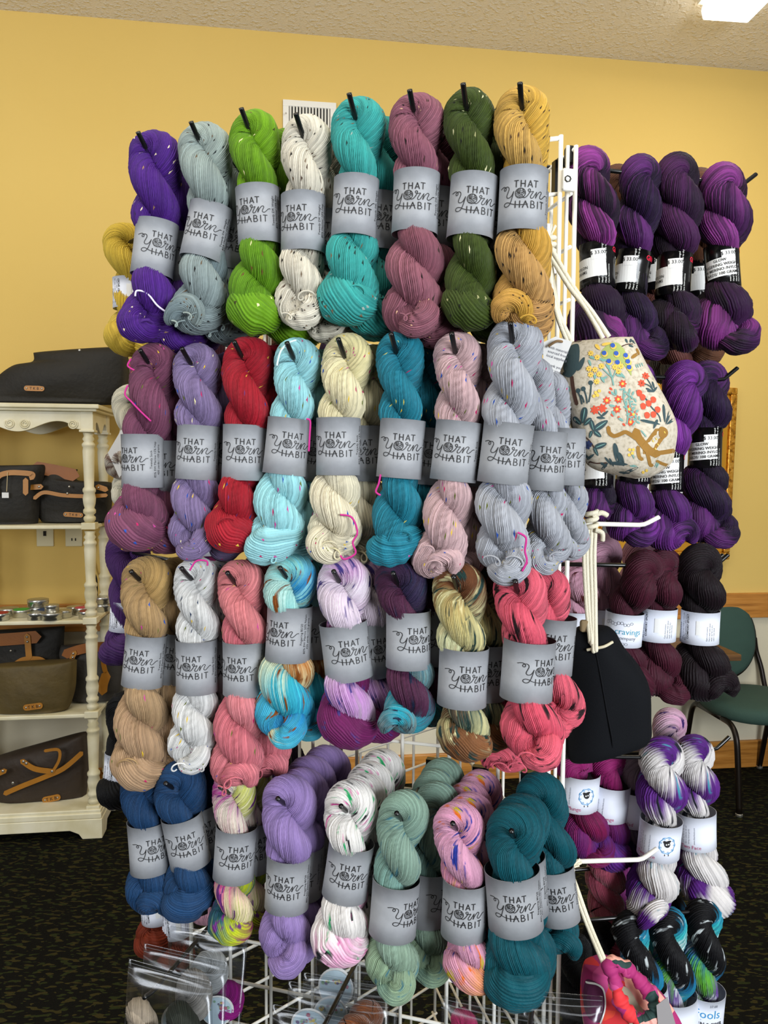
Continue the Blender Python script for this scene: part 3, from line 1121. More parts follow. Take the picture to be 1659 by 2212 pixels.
Y['brown'] = yarn_mat('yarn_brown_cream', [(0.0, '#8a5c38'), (0.10, '#d9d29a'), (0.16, '#c8b878'), (0.24, '#7a4a2a'), (0.36, '#6b4026'), (0.43, '#d8d29c'), (0.52, '#dfe2b4'), (0.58, '#8a5a36'), (0.70, '#6a4426'), (0.78, '#d8d49c'), (0.86, '#e0dca4'), (0.92, '#35504a'), (1, '#8a5c38')], None, seed=23, spots=[('#23403c', 0.66), ('#e4dca8', 0.70)], wob=0.07)
Y['watermelon'] = yarn_mat('yarn_watermelon', [(0, '#e25a70'), (0.5, '#e86a7c'), (1, '#dd5068')], None, seed=24, spots=[('#241014', 0.665)])
Y['navy'] = yarn_mat('yarn_navy', '#1b4068', None, seed=25)
Y['party'] = yarn_mat('yarn_party', [(0.0, '#d9588c'), (0.1, '#e6dccb'), (0.18, '#b02f90'), (0.25, '#e8e0d0'), (0.32, '#d6d870'), (0.4, '#e2d9c6'), (0.48, '#a83070'), (0.55, '#c6d41e'), (0.62, '#1f5a66'), (0.7, '#23304e'), (0.76, '#c8d82a'), (0.86, '#e8d8b0'), (0.93, '#c8408c'), (1, '#d9588c')], None, seed=26, spots=[('#6a2a7a', 0.69)], wob=0.06)
Y['lavender'] = yarn_mat('yarn_lavender', '#9880b8', None, seed=27)
Y['confetti'] = yarn_mat('yarn_confetti_white', [(0, '#e9e5e0'), (0.3, '#eeeae6'), (0.5, '#ecdfe2'), (0.6, '#eda8cc'), (0.66, '#efe9e6'), (1, '#e9e5e0')], None, seed=28, spots=[('#22b06a', 0.735), ('#1f2226', 0.75), ('#e05aa8', 0.735)], wob=0.06)
Y['sage'] = yarn_mat('yarn_sage', [(0, '#91ac9c'), (0.4, '#86a494'), (0.55, '#7ba39a'), (0.7, '#92ab8c'), (1, '#91ac9c')], None, seed=29, spots=[('#4f8490', 0.72)])
Y['blossom'] = yarn_mat('yarn_blossom', [(0, '#dba0bc'), (0.2, '#e0a6c2'), (0.5, '#d690b0'), (0.58, '#e89a6a'), (0.66, '#d898b0'), (1, '#dba0bc')], None, seed=30, spots=[('#e8742a', 0.74), ('#26389c', 0.725), ('#c9b420', 0.75)], wob=0.06)
Y['deepteal'] = yarn_mat('yarn_deep_teal', '#06535f', None, seed=31)

# key, hole, band centre, lowest point, width (all pixels), tilt cw, logo shift, kind, look
FRONT = [
    # row 1
    ('purple', (334, 345), (334, 540), (322, 738), 112, 7, 13, 'dk', dict(ns=36, tuck=1, bulge=1.18, loops=2), 'bright purple tweed skein with cream flecks at the end of the top row'),
    ('grey', (445, 325), (446, 505), (424, 722), 112, 12, -14, 'dk', dict(ns=36, tuck=3, bulge=1.12, loops=2), 'grey green skein with black flecks beside the bright purple one'),
    ('lime', (550, 298), (559, 470), (552, 722), 106, -3, -22, 'dk', dict(ns=34, tuck=2, bulge=1.22, hang=.5), 'lime green skein with a fat loose end in the top row'),
    ('white_dk', (664, 310), (655, 487), (650, 706), 106, 0, -18, 'dk', dict(ns=36, tuck=1, bulge=1.1, loops=2), 'off white skein with black flecks in the top row'),
    ('turquoise', (775, 270), (767, 453), (748, 702), 112, 3, -3, 'dk', dict(ns=36, tuck=2, bulge=1.2, loops=3), 'bright turquoise skein with dark flecks in the top row'),
    ('mauve', (901, 264), (898, 443), (893, 728), 112, 2, -7, 'dk', dict(ns=36, tuck=1, bulge=1.2, loops=1), 'dusty mauve skein with a curled end in the top row'),
    ('olive', (1012, 252), (1020, 452), (1012, 710), 108, 4, 9, 'dk', dict(ns=36, tuck=2, bulge=1.12, hang=.5), 'dark olive green skein with pale flecks in the top row'),
    ('mustard', (1130, 252), (1129, 440), (1132, 716), 118, 2, 5, 'dk', dict(ns=36, tuck=3, bulge=1.12, loops=1), 'mustard gold skein with black flecks at the post end of the top row'),
    # row 2
    ('plum', (338, 798), (308, 996), (298, 1182), 108, 0, -31, 'sock', dict(tuck=2, bulge=1.2), 'plum speckled sock skein with a magenta tie in the second row'),
    ('lavender_t', (425, 795), (427, 978), (412, 1192), 102, 3, -12, 'sock', dict(tuck=1, bulge=1.02, loops=1), 'lavender skein with multicolour flecks in the second row'),
    ('red', (535, 782), (527, 978), (500, 1182), 110, 2, 0, 'sock', dict(tuck=2, bulge=1.1, loops=1), 'deep red skein with yellow flecks in the second row'),
    ('aqua', (645, 785), (620, 965), (588, 1212), 104, 6, 9, 'sock', dict(tuck=2, bulge=1.22, loops=2), 'pale aqua skein with pink and blue flecks in the second row'),
    ('cream', (752, 778), (731, 965), (722, 1202), 108, 0, -9, 'sock', dict(tuck=1, bulge=1.12, loops=2), 'cream skein with rainbow flecks in the second row'),
    ('teal_t', (862, 768), (866, 970), (848, 1214), 104, 4, 4, 'sock', dict(tuck=2, bulge=1.12, loops=1, hang=.5), 'bright teal skein with tiny flecks in the second row'),
    ('rose', (988, 768), (985, 975), (936, 1246), 104, 6, -8, 'sock', dict(tuck=3, bulge=1.12, loops=2), 'rose beige skein with coloured flecks in the second row'),
    ('silver', (1110, 748), (1092, 980), (1086, 1238), 122, 6, 7, 'sock', dict(tuck=1, bulge=1.0, loops=2), 'silver grey speckled skein nearest the post in the second row'),
    # row 3
    ('tan', (318, 1258), (312, 1424), (302, 1688), 110, 6, -16, 'sock', dict(tuck=2, bulge=1.12, loops=3), 'tan speckled skein at the end of the third row'),
    ('white_s', (424, 1252), (425, 1436), (412, 1650), 94, 0, -14, 'sock', dict(tuck=1, bulge=1.18, loops=2), 'slim white skein with bright flecks in the third row'),
    ('coral', (520, 1262), (527, 1440), (500, 1698), 108, 0, -18, 'sock', dict(tuck=3, bulge=1.15, loops=2), 'coral pink skein with knotted loose end in the third row'),
    ('lagoon', (630, 1252), (624, 1365), (612, 1594), 112, 3, -25, 'fing', dict(tuck=1, bulge=1.22), 'aqua blue and rust hand dyed skein in the third row'),
    ('lilac', (742, 1260), (748, 1403), (752, 1598), 122, -7, 8, 'fing', dict(tuck=2, bulge=1.02), 'pale lilac speckled skein with a deep plum lower end'),
    ('plumteal', (866, 1264), (882, 1378), (880, 1580), 112, 0, 20, 'fing', dict(tuck=3, bulge=1.0), 'dark plum skein with turquoise and grey lower end'),
    ('brown', (992, 1272), (1000, 1458), (1005, 1624), 116, 2, 15, 'fing', dict(tuck=2, bulge=0.95), 'brown and cream variegated skein in the third row'),
    ('watermelon', (1120, 1282), (1140, 1443), (1156, 1640), 118, 3, 34, 'fing', dict(tuck=1, bulge=1.22, loops=1), 'coral red skein with black streaks nearest the post'),
    # row 4
    ('navy', (312, 1690), (322, 1824), (322, 1968), 104, -3, 14, 'fing', dict(tuck=3, bulge=1.05), 'navy blue skein at the outer end of the fourth row'),
    ('navy', (390, 1700), (402, 1812), (408, 1966), 114, -10, 1, 'fing', dict(tuck=2, bulge=0.95), 'navy blue skein second from the end of the fourth row'),
    ('party', (505, 1708), (508, 1838), (498, 2018), 98, 4, 4, 'fing', dict(tuck=2, bulge=0.95), 'magenta cream and lime variegated skein in the fourth row'),
    ('lavender', (625, 1732), (622, 1900), (612, 2068), 118, 3, -12, 'fing', dict(tuck=1, bulge=1.0), 'plain lavender skein at the front of its hook'),
    ('confetti', (757, 1748), (752, 1875), (730, 2058), 120, 8, 0, 'fing', dict(tuck=2, bulge=1.05), 'white skein splashed with pink and green at the front of its hook'),
    ('sage', (873, 1763), (852, 1955), (846, 2128), 112, 4, 36, 'fing', dict(tuck=1, bulge=1.1), 'pale sage green skein at the front of its hook'),
    ('blossom', (990, 1784), (1003, 1957), (1020, 2118), 108, 2, -2, 'fing', dict(tuck=2, bulge=0.98), 'pink skein with blue and orange splashes at the front of its hook'),
    ('deepteal', (1112, 1800), (1110, 1937), (1118, 2152), 128, -5, 3, 'fing', dict(tuck=2, bulge=1.2), 'deep teal skein at the front of the post end hook'),
]
ROW_NAME = ['top', 'second', 'third', 'fourth']
# skeins further back on the same hook: (distance behind, sideways)
BEHIND = {0: [(0.048, .020), (0.095, .014)], 1: [(0.048, .022)], 2: [(0.05, .020)], 3: [(0.045, .004), (0.09, 0.0), (0.135, .004)]}
HOOKP = FR + NN * 0.185
RXB = dict(deepteal=0.0355, watermelon=0.033, silver=0.0315, sage=0.032, brown=0.032, lilac=0.0325, lagoon=0.031, lavender=0.031, confetti=0.031)
seed = 100
SK = {}
for idx, (key, hole, C, B, wpx, cw, lx, kind, kw, label) in enumerate(FRONT):
    row = min(3, idx // 8)
    hw = on_plane(*hole, HOOKP, NN)
    toc = EYE - hw
    toc[2] = 0
    toc /= np.linalg.norm(toc)
    fc = NN * 0.45 + toc * 0.55
    fc /= np.linalg.norm(fc)
    Cw, Bw = on_plane(*C, hw, fc), on_plane(*B, hw, fc)
    W = wpx * hw[1] / FPX
    seed += 1
    kw = dict(kw)
    kw['ns'] = 46 if kind == 'dk' else 54
    grp = ROW_NAME[row] + ' row of grey banded skeins'
    o = build_skein(hw, fc, Cw, Bw, W, Y[key], label, seed, band=dict(cw=cw, lx=lx, prints=tyh(kind), rx=RXB.get(key, 0.0295), ry=RXB.get(key, 0.0295) - 0.002), group=grp, pitch=RNG.uniform(0.108, 0.128), res=0.66, **kw)
    SK[idx] = (o, hw, fc)
    short = label.split(' skein')[0].split(' sock')[0]
    hook(hw + ZV * 0.002 + NN * 0.012, -NN, 0.185 + 0.012, 'black wire hook through the ' + short + (' skein' if idx != 24 and idx != 25 else (' outermost skein' if idx == 24 else ' inner skein')), group='black hooks of the rack')
    beh = BEHIND[row]
    if idx in (24, 25, 26):
        beh = beh[:1]
    if key == 'deepteal':
        beh = [(0.045, .004)]
    if key in ('silver', 'watermelon'):
        beh = []
    if key == 'mustard':
        beh = [(0.05, -.004)]
    if key == 'sage':
        beh = [(0.062, .028), (0.105, .02), (0.145, .02)]
    for k, (db, sd) in enumerate(beh):
        nm = ('second', 'third', 'fourth')[k]
        jit = RNG.uniform(-1, 1, 3)
        c = copy_tree(o, None, hw - NN * (db + 0.004 * jit[0]) + TT * (sd + 0.004 * jit[1]) - ZV * (0.004 + 0.006 * abs(jit[2])), o.rotation_euler[2] + 0.16 * jit[1] + 0.08,
                      label=nm + ' ' + short + ' skein back on its hook' + (' at the outer end' if idx == 24 else ''), group=grp)

# skeins that swing out behind the post-end ones
for (key, hole, C, B, wpx, off, cw, lx, kind, kw, label) in (
        ('silver', (1148, 818), (1172, 996), (1182, 1224), 98, .135, 3, 16, 'sock', dict(tuck=1, bulge=1.05, loops=1), 'silver grey speckled skein just behind the one nearest the post'),
        ('silver', (1186, 850), (1217, 987), (1230, 1208), 84, .085, 2, 0, 'sock', dict(tuck=3, bulge=1.05), 'silver grey speckled skein furthest back beside the floral bag'),
        ('watermelon', (1180, 1278), (1192, 1392), (1212, 1572), 104, .125, 4, 6, 'fing', dict(tuck=1, bulge=1.1), 'coral red streaked skein behind the other one by the post'),
        ('watermelon', (1080, 1300), (1085, 1440), (1100, 1660), 104, .09, 0, 20, 'fing', dict(tuck=3, bulge=1.1, loops=2), 'coral red skein hidden low behind the brown variegated one'),
        ('deepteal', (1168, 1720), (1200, 1926), (1194, 2052), 108, .095, -8, 3, 'fing', dict(tuck=3, bulge=1.0), 'deep teal skein furthest back against the rack post')):
    p0 = FR + NN * off
    hw = on_plane(*hole, p0, NN)
    toc = EYE - hw
    toc[2] = 0
    toc /= np.linalg.norm(toc)
    fc = NN * 0.45 + toc * 0.55
    fc /= np.linalg.norm(fc)
    seed += 1
    kw = dict(kw)
    kw['ns'] = 44
    build_skein(hw, fc, on_plane(*C, hw, fc), on_plane(*B, hw, fc), wpx * hw[1] / FPX, Y[key], label, seed, band=dict(cw=cw, lx=lx, prints=tyh(kind)), group='second row of grey banded skeins' if key == 'silver' else ('third row of grey banded skeins' if key == 'watermelon' else 'fourth row of grey banded skeins'), pitch=0.118, res=0.66, **kw)

# ================================================================== skeins on the right-hand panel
def var_purple(name, seed, a, b, c):
    return yarn_mat(name, [(0, a), (0.16, b), (0.27, c), (0.34, a), (0.44, b), (0.52, c), (0.60, a), (0.72, b), (0.80, c), (0.88, a), (1, a)], None, seed=seed, wob=0.09, var=0.2, ns=40)


Y['violet1'] = var_purple('yarn_violet_pink', 41, '#2a1032', '#1c0c22', '#9c3f98')
Y['violet2'] = var_purple('yarn_violet_dark', 42, '#1c0e26', '#2a143a', '#60286f')
Y['violet3'] = var_purple('yarn_violet_black', 43, '#180b1a', '#2a1430', '#4f2054')
Y['violet4'] = var_purple('yarn_violet_orchid', 44, '#170a19', '#431b4c', '#8d3a8a')
Y['violet5'] = var_purple('yarn_violet_bright', 45, '#220c2e', '#58246f', '#7f369a')
Y['brownie'] = yarn_mat('yarn_brown', '#6a4430', None, seed=46, ns=40)
Y['rosebrown'] = yarn_mat('yarn_rose_brown', '#7a4a44', None, seed=47, ns=40)
Y['stone'] = yarn_mat('yarn_stone', '#8c857a', None, seed=48, ns=40)
Y['maroon'] = yarn_mat('yarn_maroon', '#481628', None, seed=49, ns=34)
Y['fig'] = yarn_mat('yarn_black_fig', '#14060e', None, seed=50, ns=34)
Y['petal'] = yarn_mat('yarn_petal', '#d7a3b6', None, seed=51, ns=40, spots=[('#6a2a2a', 0.69)])
Y['petal2'] = yarn_mat('yarn_petal_plain', '#cf9db4', None, seed=52, ns=40)
Y['pansy'] = yarn_mat('yarn_pansy', [(0.006, '#e9e4e2'), (0.062, '#e9e4e2'), (0.083, '#5c2484'), (0.139, '#6a2f92'), (0.16, '#e9e4e2'), (0.216, '#e9e4e2'), (0.237, '#5c2484'), (0.293, '#5c2484'), (0.314, '#e9e4e2'), (0.37, '#e9e4e2'), (0.391, '#5c2484'), (0.447, '#6a2f92'), (0.468, '#e9e4e2'), (0.524, '#e9e4e2'), (0.545, '#5c2484'), (0.601, '#5c2484'), (0.622, '#e9e4e2'), (0.678, '#e9e4e2'), (0.699, '#5c2484'), (0.755, '#6a2f92'), (0.776, '#e9e4e2'), (0.832, '#e9e4e2'), (0.853, '#5c2484'), (0.909, '#5c2484'), (0.93, '#e9e4e2'), (0.986, '#e9e4e2')], None, seed=53, ns=34, spots=[('#1f2430', 0.74), ('#4aa0b8', 0.75)], wob=0.02)
Y['berry'] = yarn_mat('yarn_berry', [(0, '#7c1450'), (0.2, '#a82a78'), (0.35, '#3c1040'), (0.5, '#8a1c54'), (0.65, '#5a2a86'), (0.8, '#9a2468'), (1, '#7c1450')], None, seed=54, ns=40, wob=0.08)
Y['dusk'] = yarn_mat('yarn_dusk', [(0, '#8c7a86'), (0.4, '#a08a96'), (0.55, '#23204a'), (0.8, '#2c2a58'), (1, '#8c7a86')], None, seed=55, ns=40)
Y['aurora'] = yarn_mat('yarn_aurora', [(0, '#58b82a'), (0.03, '#e4eeec'), (0.06, '#2aa8bc'), (0.10, '#1f7fb0'), (0.13, '#0c0c10'), (0.33, '#09090d'), (0.37, '#1f8fb4'), (0.41, '#30b4b8'), (0.45, '#e2ecec'), (0.49, '#1c6fa8'), (0.53, '#63b52c'), (0.58, '#6a3f96'), (0.64, '#e4eeec'), (0.7, '#0c0c10'), (0.9, '#101016'), (1, '#2aa8bc')], None, seed=56, ns=34, spots=[('#cfd8da', 0.75)], wob=0.045)
Y['mohair'] = yarn_mat('yarn_mohair', [(0, '#cf6880'), (0.5, '#b8506a'), (1, '#c86a7c')], None, seed=57, ns=40, sheen=1.0)
Y['mohair2'] = yarn_mat('yarn_orchid_mohair', '#b44aa0', None, seed=58, ns=40, sheen=1.0)
Y['yellow'] = yarn_mat('yarn_yellow', [(0, '#dfc04a'), (0.5, '#d8b438'), (1, '#e2c658')], None, seed=59, ns=40)
Y['ivory'] = yarn_mat('yarn_ivory', '#dcd6c0', None, seed=60, ns=40)
Y['grape'] = yarn_mat('yarn_grape', '#4c2a66', None, seed=61, ns=40)
Y['black'] = yarn_mat('yarn_black', '#070709', None, seed=62, ns=34)
Y['rust'] = yarn_mat('yarn_rust', '#7a2c14', None, seed=63, ns=34)
Y['freckle'] = yarn_mat('yarn_freckle', [(0, '#e3dfe0'), (0.3, '#d8a0c0'), (0.45, '#e8e4e4'), (0.6, '#7a90d0'), (0.75, '#e5e0e2'), (1, '#e3dfe0')], None, seed=64, ns=34, spots=[('#3a1f6a', 0.66)])

BLK = flat('black_gloss_card', '#0d0c0d', 0.22)
WHT = flat('white_card', '#dfe3ee', 0.5)
STK = flat('sticker_white', '#dcdcda', 0.5)
WINK = flat('white_ink', '#d8d8d4', 0.6)
RINK = flat('red_ink', '#d81a3c', 0.5)
BINK = flat('blue_ink', '#3a8fc4', 0.5)
PINKINK = flat('pink_pen', '#a8456e', 0.6)
GREYINK = flat('grey_print', '#6a6c78', 0.6)


def para(lines, x, y, size, step, rot=math.pi / 2, align='LEFT', bold=0.0):
    out = []
    for i, s in enumerate(lines):
        v, f = text2d(s, size, align, bold)
        if rot:
            out.append(move2d((v, f), x + i * step, y, rot))
        else:
            out.append(move2d((v, f), x, y - i * step, 0))
    return join2d(out)


CARE = ['Care Instructions', 'Hand wash in cold water, lay flat to dry', 'Hand dyed yarn may bleed prolonged', 'wear from bleeding']


def glow(full, dy=0.0):
    def f(rx, ry, H):
        r = 0.09
        st = [move2d(rect2d(-0.031, -0.019, 0.018, 0.010, 12, 3), 0, dy, r)]
        st2 = [move2d(rect2d(-0.004, -0.008, 0.0175, 0.0065, 6, 2), 0.0, 0.0145 + dy, r * .6)]
        pr = [move2d(text2d('$ 33.00', 0.0075), 0.0065, 0.0135 + dy, r * .6)]
        tx = []
        if full:
            for i, s in enumerate(('GLOW', 'FINGERING WEIGHT', 'SW MERINO /NYLON', 'YARDS/ 100 GRAMS')):
                tx.append(move2d(text2d(s, 0.0062, 'CENTER', 0.012), -0.0065 + 0.0006 * i, 0.0035 - 0.0068 * i + dy, r))
        else:
            for i, s in enumerate(('NYLON', 'GRAMS')):
                tx.append(move2d(text2d(s, 0.0062, 'LEFT', 0.012), -0.030, -0.0085 - 0.0068 * i + dy, r))
        return [('price_sticker', join2d(st), STK, 0.0006), ('price_tag', join2d(st2), STK, 0.0009), ('printed_lettering', join2d(pr + tx), INK, 0.0013),
                ('red_lettering', move2d(text2d('GINGER', 0.0105, 'LEFT', 0.02), 0.031, 0.019), RINK, 0.0006),
                ('care_lettering', para(CARE, 0.024, H * 0.44 - 0.058, 0.0040, -0.0052), WINK, 0.0004)]
    return f


def comfort(kind):
    def f(rx, ry, H):
        if kind == 'logo':
            a = [move2d(text2d('knit cravings', 0.0135), 0.0, -0.005), ]
            b = [move2d(text2d('yarn company', 0.008), 0.002, -0.0135)]
            for k in range(9):
                b.append(ring2d(-0.024 + k * 0.005, 0.0115 + 0.0016 * math.sin(k * 1.7), 0.0028 - 0.0001 * k, 0.0006, 14))
            for k in range(5):
                b.append(ring2d(-0.010 + k * 0.005, -0.0205, 0.0020, 0.0005, 12))
            return [('printed_logo', join2d(a), flat('teal_ink', '#4f9ab4', 0.6), 0.0005), ('printed_lettering', join2d(b), GREYINK, 0.0005)]
        t = para(['COMFORT SPORT'], -0.012, -0.018, 0.0050, 0.006, bold=0.02)
        t2 = para(['80% SW merino / 20% nylon', '100 g /3.5 oz / 328 m /350 yds'], -0.017, -0.021, 0.0036, -0.005)
        t3 = para(['Care Instructions', 'Hand wash with wool', 'wash, lay flat to dry.', 'color may bleed'], 0.018, -0.019, 0.0033, 0.0040)
        t4 = para(['Violetta'], -0.029, -0.02, 0.0085, 0.0)
        tp = [rect2d(0.0, -0.010, 0.008, 0.013, 3, 2)]
        return [('printed_lettering', join2d([t, t2, t3]), INK, 0.0005), ('handwriting', t4, GREYINK, 0.0005), ('clear_tape', join2d(tp), STK, 0.0007)]
    return f


def fools(kind, word='Two Face'):
    def f(rx, ry, H):
        t = [para(['Suggested use: hand wash', 'cold, lay flat to dry, no', 'fabric softener, do not', 'wring, block gently'], -0.033, -0.016, 0.0034, 0.0046),
             para(['www.fiberfools.com'], -0.010, -0.016, 0.0036, 0.004)]
        out = [('printed_lettering', join2d(t), GREYINK, 0.0005)]
        pen = move2d(text2d(word, 0.0085), -0.017, -H * .40)
        out.append(('handwriting', pen, PINKINK, 0.0006))
        if kind == 'sheep':
            a = np.linspace(0, 2 * math.pi, 97)
            rr = 0.0128 * (1 + 0.05 * np.cos(9 * a))
            fl = stroke2d(np.stack([0.017 + rr * np.cos(a), 0.001 + 1.06 * rr * np.sin(a)], 1), 0.0009)
            cl = [fl] + [ring2d(0.017 + 0.0112 * math.cos(q), 0.001 + 0.0118 * math.sin(q), 0.0012, 0.0006, 10) for q in np.arange(9) * 2 * math.pi / 9]
            hd = [disc2d(0.0165, 0.003, 0.0048, 0.0056, 16, 0.5), disc2d(0.0135, 0.0055, 0.0026, 0.0042, 12, 0.9), disc2d(0.0185, 0.0075, 0.0040, 0.0020, 12, 0.3),
                  rect2d(0.0135, -0.0165, 0.0146, -0.0135, 1, 1), rect2d(0.0195, -0.0165, 0.0206, -0.0135, 1, 1)]
            ey = [disc2d(0.0152, 0.0026, 0.0013, n=10), disc2d(0.0186, 0.0034, 0.0013, n=10)]
            out += [('sheep_outline', join2d(cl), BINK, 0.0005), ('sheep_head', join2d(hd), INK, 0.0006), ('sheep_eyes', join2d(ey), WINK, 0.0009)]
        if kind == 'name':
            out = [('printed_logo', join2d([move2d(text2d('Fools', 0.0205, 'LEFT'), -0.012, 0.001), stroke2d([(-0.03, -0.0025), (0.0, -0.0025), (0.036, -0.0025)], 0.0008)]), BINK, 0.0005),
                   ('printed_lettering', join2d([move2d(text2d('r', 0.0205, 'LEFT', 0.02), -0.0205, 0.001), move2d(text2d('D YARN & FIBER', 0.0088, 'LEFT', 0.015), -0.026, -0.0125)]), INK, 0.0005),
                   ('price_stamp', move2d(text2d('37.00', 0.0062), 0.019, 0.0205), GREYINK, 0.0005)]
        return out
    return f


blackband = lambda full, **k: dict(rx=0.0275, ry=0.0255, H=0.066, mat=BLK, prints=glow(full), **k)
sport = lambda kind, **k: dict(rx=0.0315, ry=0.029, H=0.053, mat=WHT, prints=comfort(kind), **k)
fibre = lambda kind, word='Two Face', **k: dict(rx=0.0355, ry=0.032, H=0.060, mat=WHT, prints=fools(kind, word), **k)

# key, hole, band centre, lowest point, width px, distance back on the panel, band, look, row
SIDE = [
    ('violet1', (1268, 380), (1290, 578), (1275, 768), 100, .045, blackband(False, cw=-2, lx=-6), dict(tuck=2), 'dark violet skein with pink purple crown against the rack post'),
    ('violet2', (1385, 392), (1364, 592), (1374, 768), 92, .045, blackband(False, cw=8, lx=-14), dict(tuck=1), 'dark violet skein second from the rack post, black band'),
    ('violet3', (1462, 390), (1455, 597), (1455, 752), 98, .045, blackband(False, cw=2, lx=-6), dict(tuck=1), 'blackish violet skein third along the upper side hook'),
    ('violet4', (1562, 414), (1560, 578), (1552, 760), 104, .045, blackband(True, cw=-5, lx=6), dict(tuck=1, bulge=1.15), 'violet and orchid skein at the tip of the upper side hook'),
    ('violet5', (1480, 836), (1440, 1018), (1440, 1186), 94, .05, blackband(True, cw=0, lx=4), dict(tuck=3), 'bright violet skein below the floral bag corner'),
    ('violet2', (1527, 832), (1523, 968), (1522, 1170), 92, .07, blackband(True, cw=0, lx=4), dict(tuck=1), 'black violet skein at the tip of the second side hook'),
    ('violet2', (1290, 832), (1288, 1008), (1288, 1130), 88, .045, blackband(False, cw=0, lx=-8), dict(tuck=0), 'violet skein hanging under the floral bag beside the post'),
    ('violet5', (1375, 832), (1368, 1000), (1350, 1168), 88, .045, blackband(False, cw=0, lx=4), dict(tuck=1), 'violet skein hanging just under the middle of the floral bag'),
    ('maroon', (1392, 1238), (1347, 1356), (1362, 1500), 92, .045, sport('logo', cw=4, lx=-4), dict(ns=34, tuck=2), 'maroon skein with teal lettered white band above the black pouch'),
    ('maroon', (1432, 1232), (1420, 1346), (1425, 1502), 90, .06, sport('txt', cw=2, lx=-4), dict(ns=34, tuck=1), 'maroon skein between its twin and the black plum skein'),
    ('fig', (1512, 1230), (1512, 1352), (1520, 1514), 102, .045, sport('txt', cw=1, lx=-6), dict(ns=34, tuck=3), 'almost black plum skein at the tip of the third side hook'),
    ('pansy', (1428, 1645), (1425, 1806), (1390, 1986), 98, .045, fibre('sheep', cw=4, lx=-4), dict(ns=34, tuck=3), 'purple and white striped skein with a blue sheep on its band'),
    ('pansy', (1500, 1636), (1503, 1787), (1530, 1962), 92, .10, fibre('txt', cw=-2, lx=14), dict(ns=34, tuck=2), 'purple and white striped skein behind the sheep band one'),
    ('berry', (1236, 1660), (1250, 1704), (1262, 1850), 84, .12, fibre('sheep', 'Venoms Plunge', cw=4, lx=-2), dict(tuck=1), 'berry magenta skein under the black pouch beside the post'),
    ('berry', (1318, 1652), (1316, 1726), (1310, 1868), 84, .12, fibre('txt', 'Venoms Plunge', cw=5, lx=4), dict(tuck=2), 'berry magenta skein second from the post in the lower row'),
    ('dusk', (1372, 1650), (1368, 1738), (1378, 1872), 80, .12, fibre('txt', 'Macroplad', cw=5, lx=4), dict(tuck=1), 'dusky grey and navy skein behind the purple and white one'),
    ('aurora', (1362, 2012), (1400, 2170), (1410, 2300), 84, .045, fibre('txt', 'Aurora', cw=-8, lx=4), dict(ns=34, tuck=0, pitch=.15), 'black and teal skein beside the pink patterned bag'),
    ('aurora', (1440, 2006), (1462, 2186), (1465, 2310), 84, .045, fibre('txt', 'Aurora', cw=-4, lx=4), dict(ns=34, tuck=0, pitch=.15), 'black skein with blue and purple twists, middle of the lowest hook'),
    ('aurora', (1520, 1986), (1519, 2172), (1519, 2310), 84, .05, fibre('name', cw=3, lx=-2), dict(ns=34, tuck=0, pitch=.15), 'black and lime twisted skein with a blue lettered white band'),
    ('black', (1242, 2062), (1250, 2200), (1255, 2300), 80, .06, None, dict(ns=34, tuck=0), 'black skein with silver streaks beside the lowest post'),
    ('black', (1292, 2030), (1300, 2160), (1310, 2290), 84, .11, None, dict(ns=34, tuck=0), 'plain black skein behind the lowest bag cords'),
    ('mohair', (1308, 1850), (1310, 1960), (1318, 2062), 84, .14, None, dict(tuck=2, pinch=.85), 'fluffy rose pink mohair skein behind the white cord'),
    ('mohair2', (1345, 1850), (1338, 1940), (1340, 2010), 76, .19, None, dict(tuck=1, pinch=.85), 'orchid pink mohair skein behind the rose mohair one'),
    ('brownie', (1335, 405), (1335, 590), (1340, 790), 84, .15, blackband(False, lx=0), dict(tuck=1), 'brown skein behind the first two violet skeins'),
    ('rosebrown', (1428, 405), (1420, 590), (1452, 788), 84, .15, blackband(False, lx=0), dict(tuck=1), 'rose brown skein behind the third violet skein'),
    ('brownie', (1510, 412), (1505, 610), (1495, 780), 84, .15, blackband(False, lx=0), dict(tuck=1), 'brown skein behind the orchid tipped violet skein'),
    ('stone', (1432, 600), (1432, 700), (1440, 830), 78, .22, None, dict(tuck=1), 'pale stone grey skein low behind the brown ones'),
    ('petal', (1245, 1235), (1250, 1352), (1250, 1480), 88, .13, sport('txt', lx=4), dict(tuck=1), 'pale pink freckled skein close behind the post'),
    ('petal2', (1300, 1200), (1298, 1345), (1300, 1490), 88, .13, sport('txt', lx=4), dict(tuck=1), 'plain pale pink skein behind the black pouch cords'),
    ('petal', (1390, 1205), (1390, 1330), (1390, 1480), 92, .17, sport('txt', lx=4), dict(tuck=1), 'pale pink freckled skein behind the maroon skeins'),
    ('freckle', (1445, 1575), (1445, 1700), (1450, 1850), 78, .20, None, dict(ns=34, tuck=1), 'white skein with pink and violet freckles behind the striped ones'),
    ('aurora', (1435, 1905), (1440, 2020), (1440, 2150), 82, .17, None, dict(ns=34, tuck=1), 'grey and mint skein between the striped and black skeins'),
]
seed = 300
HR = {}
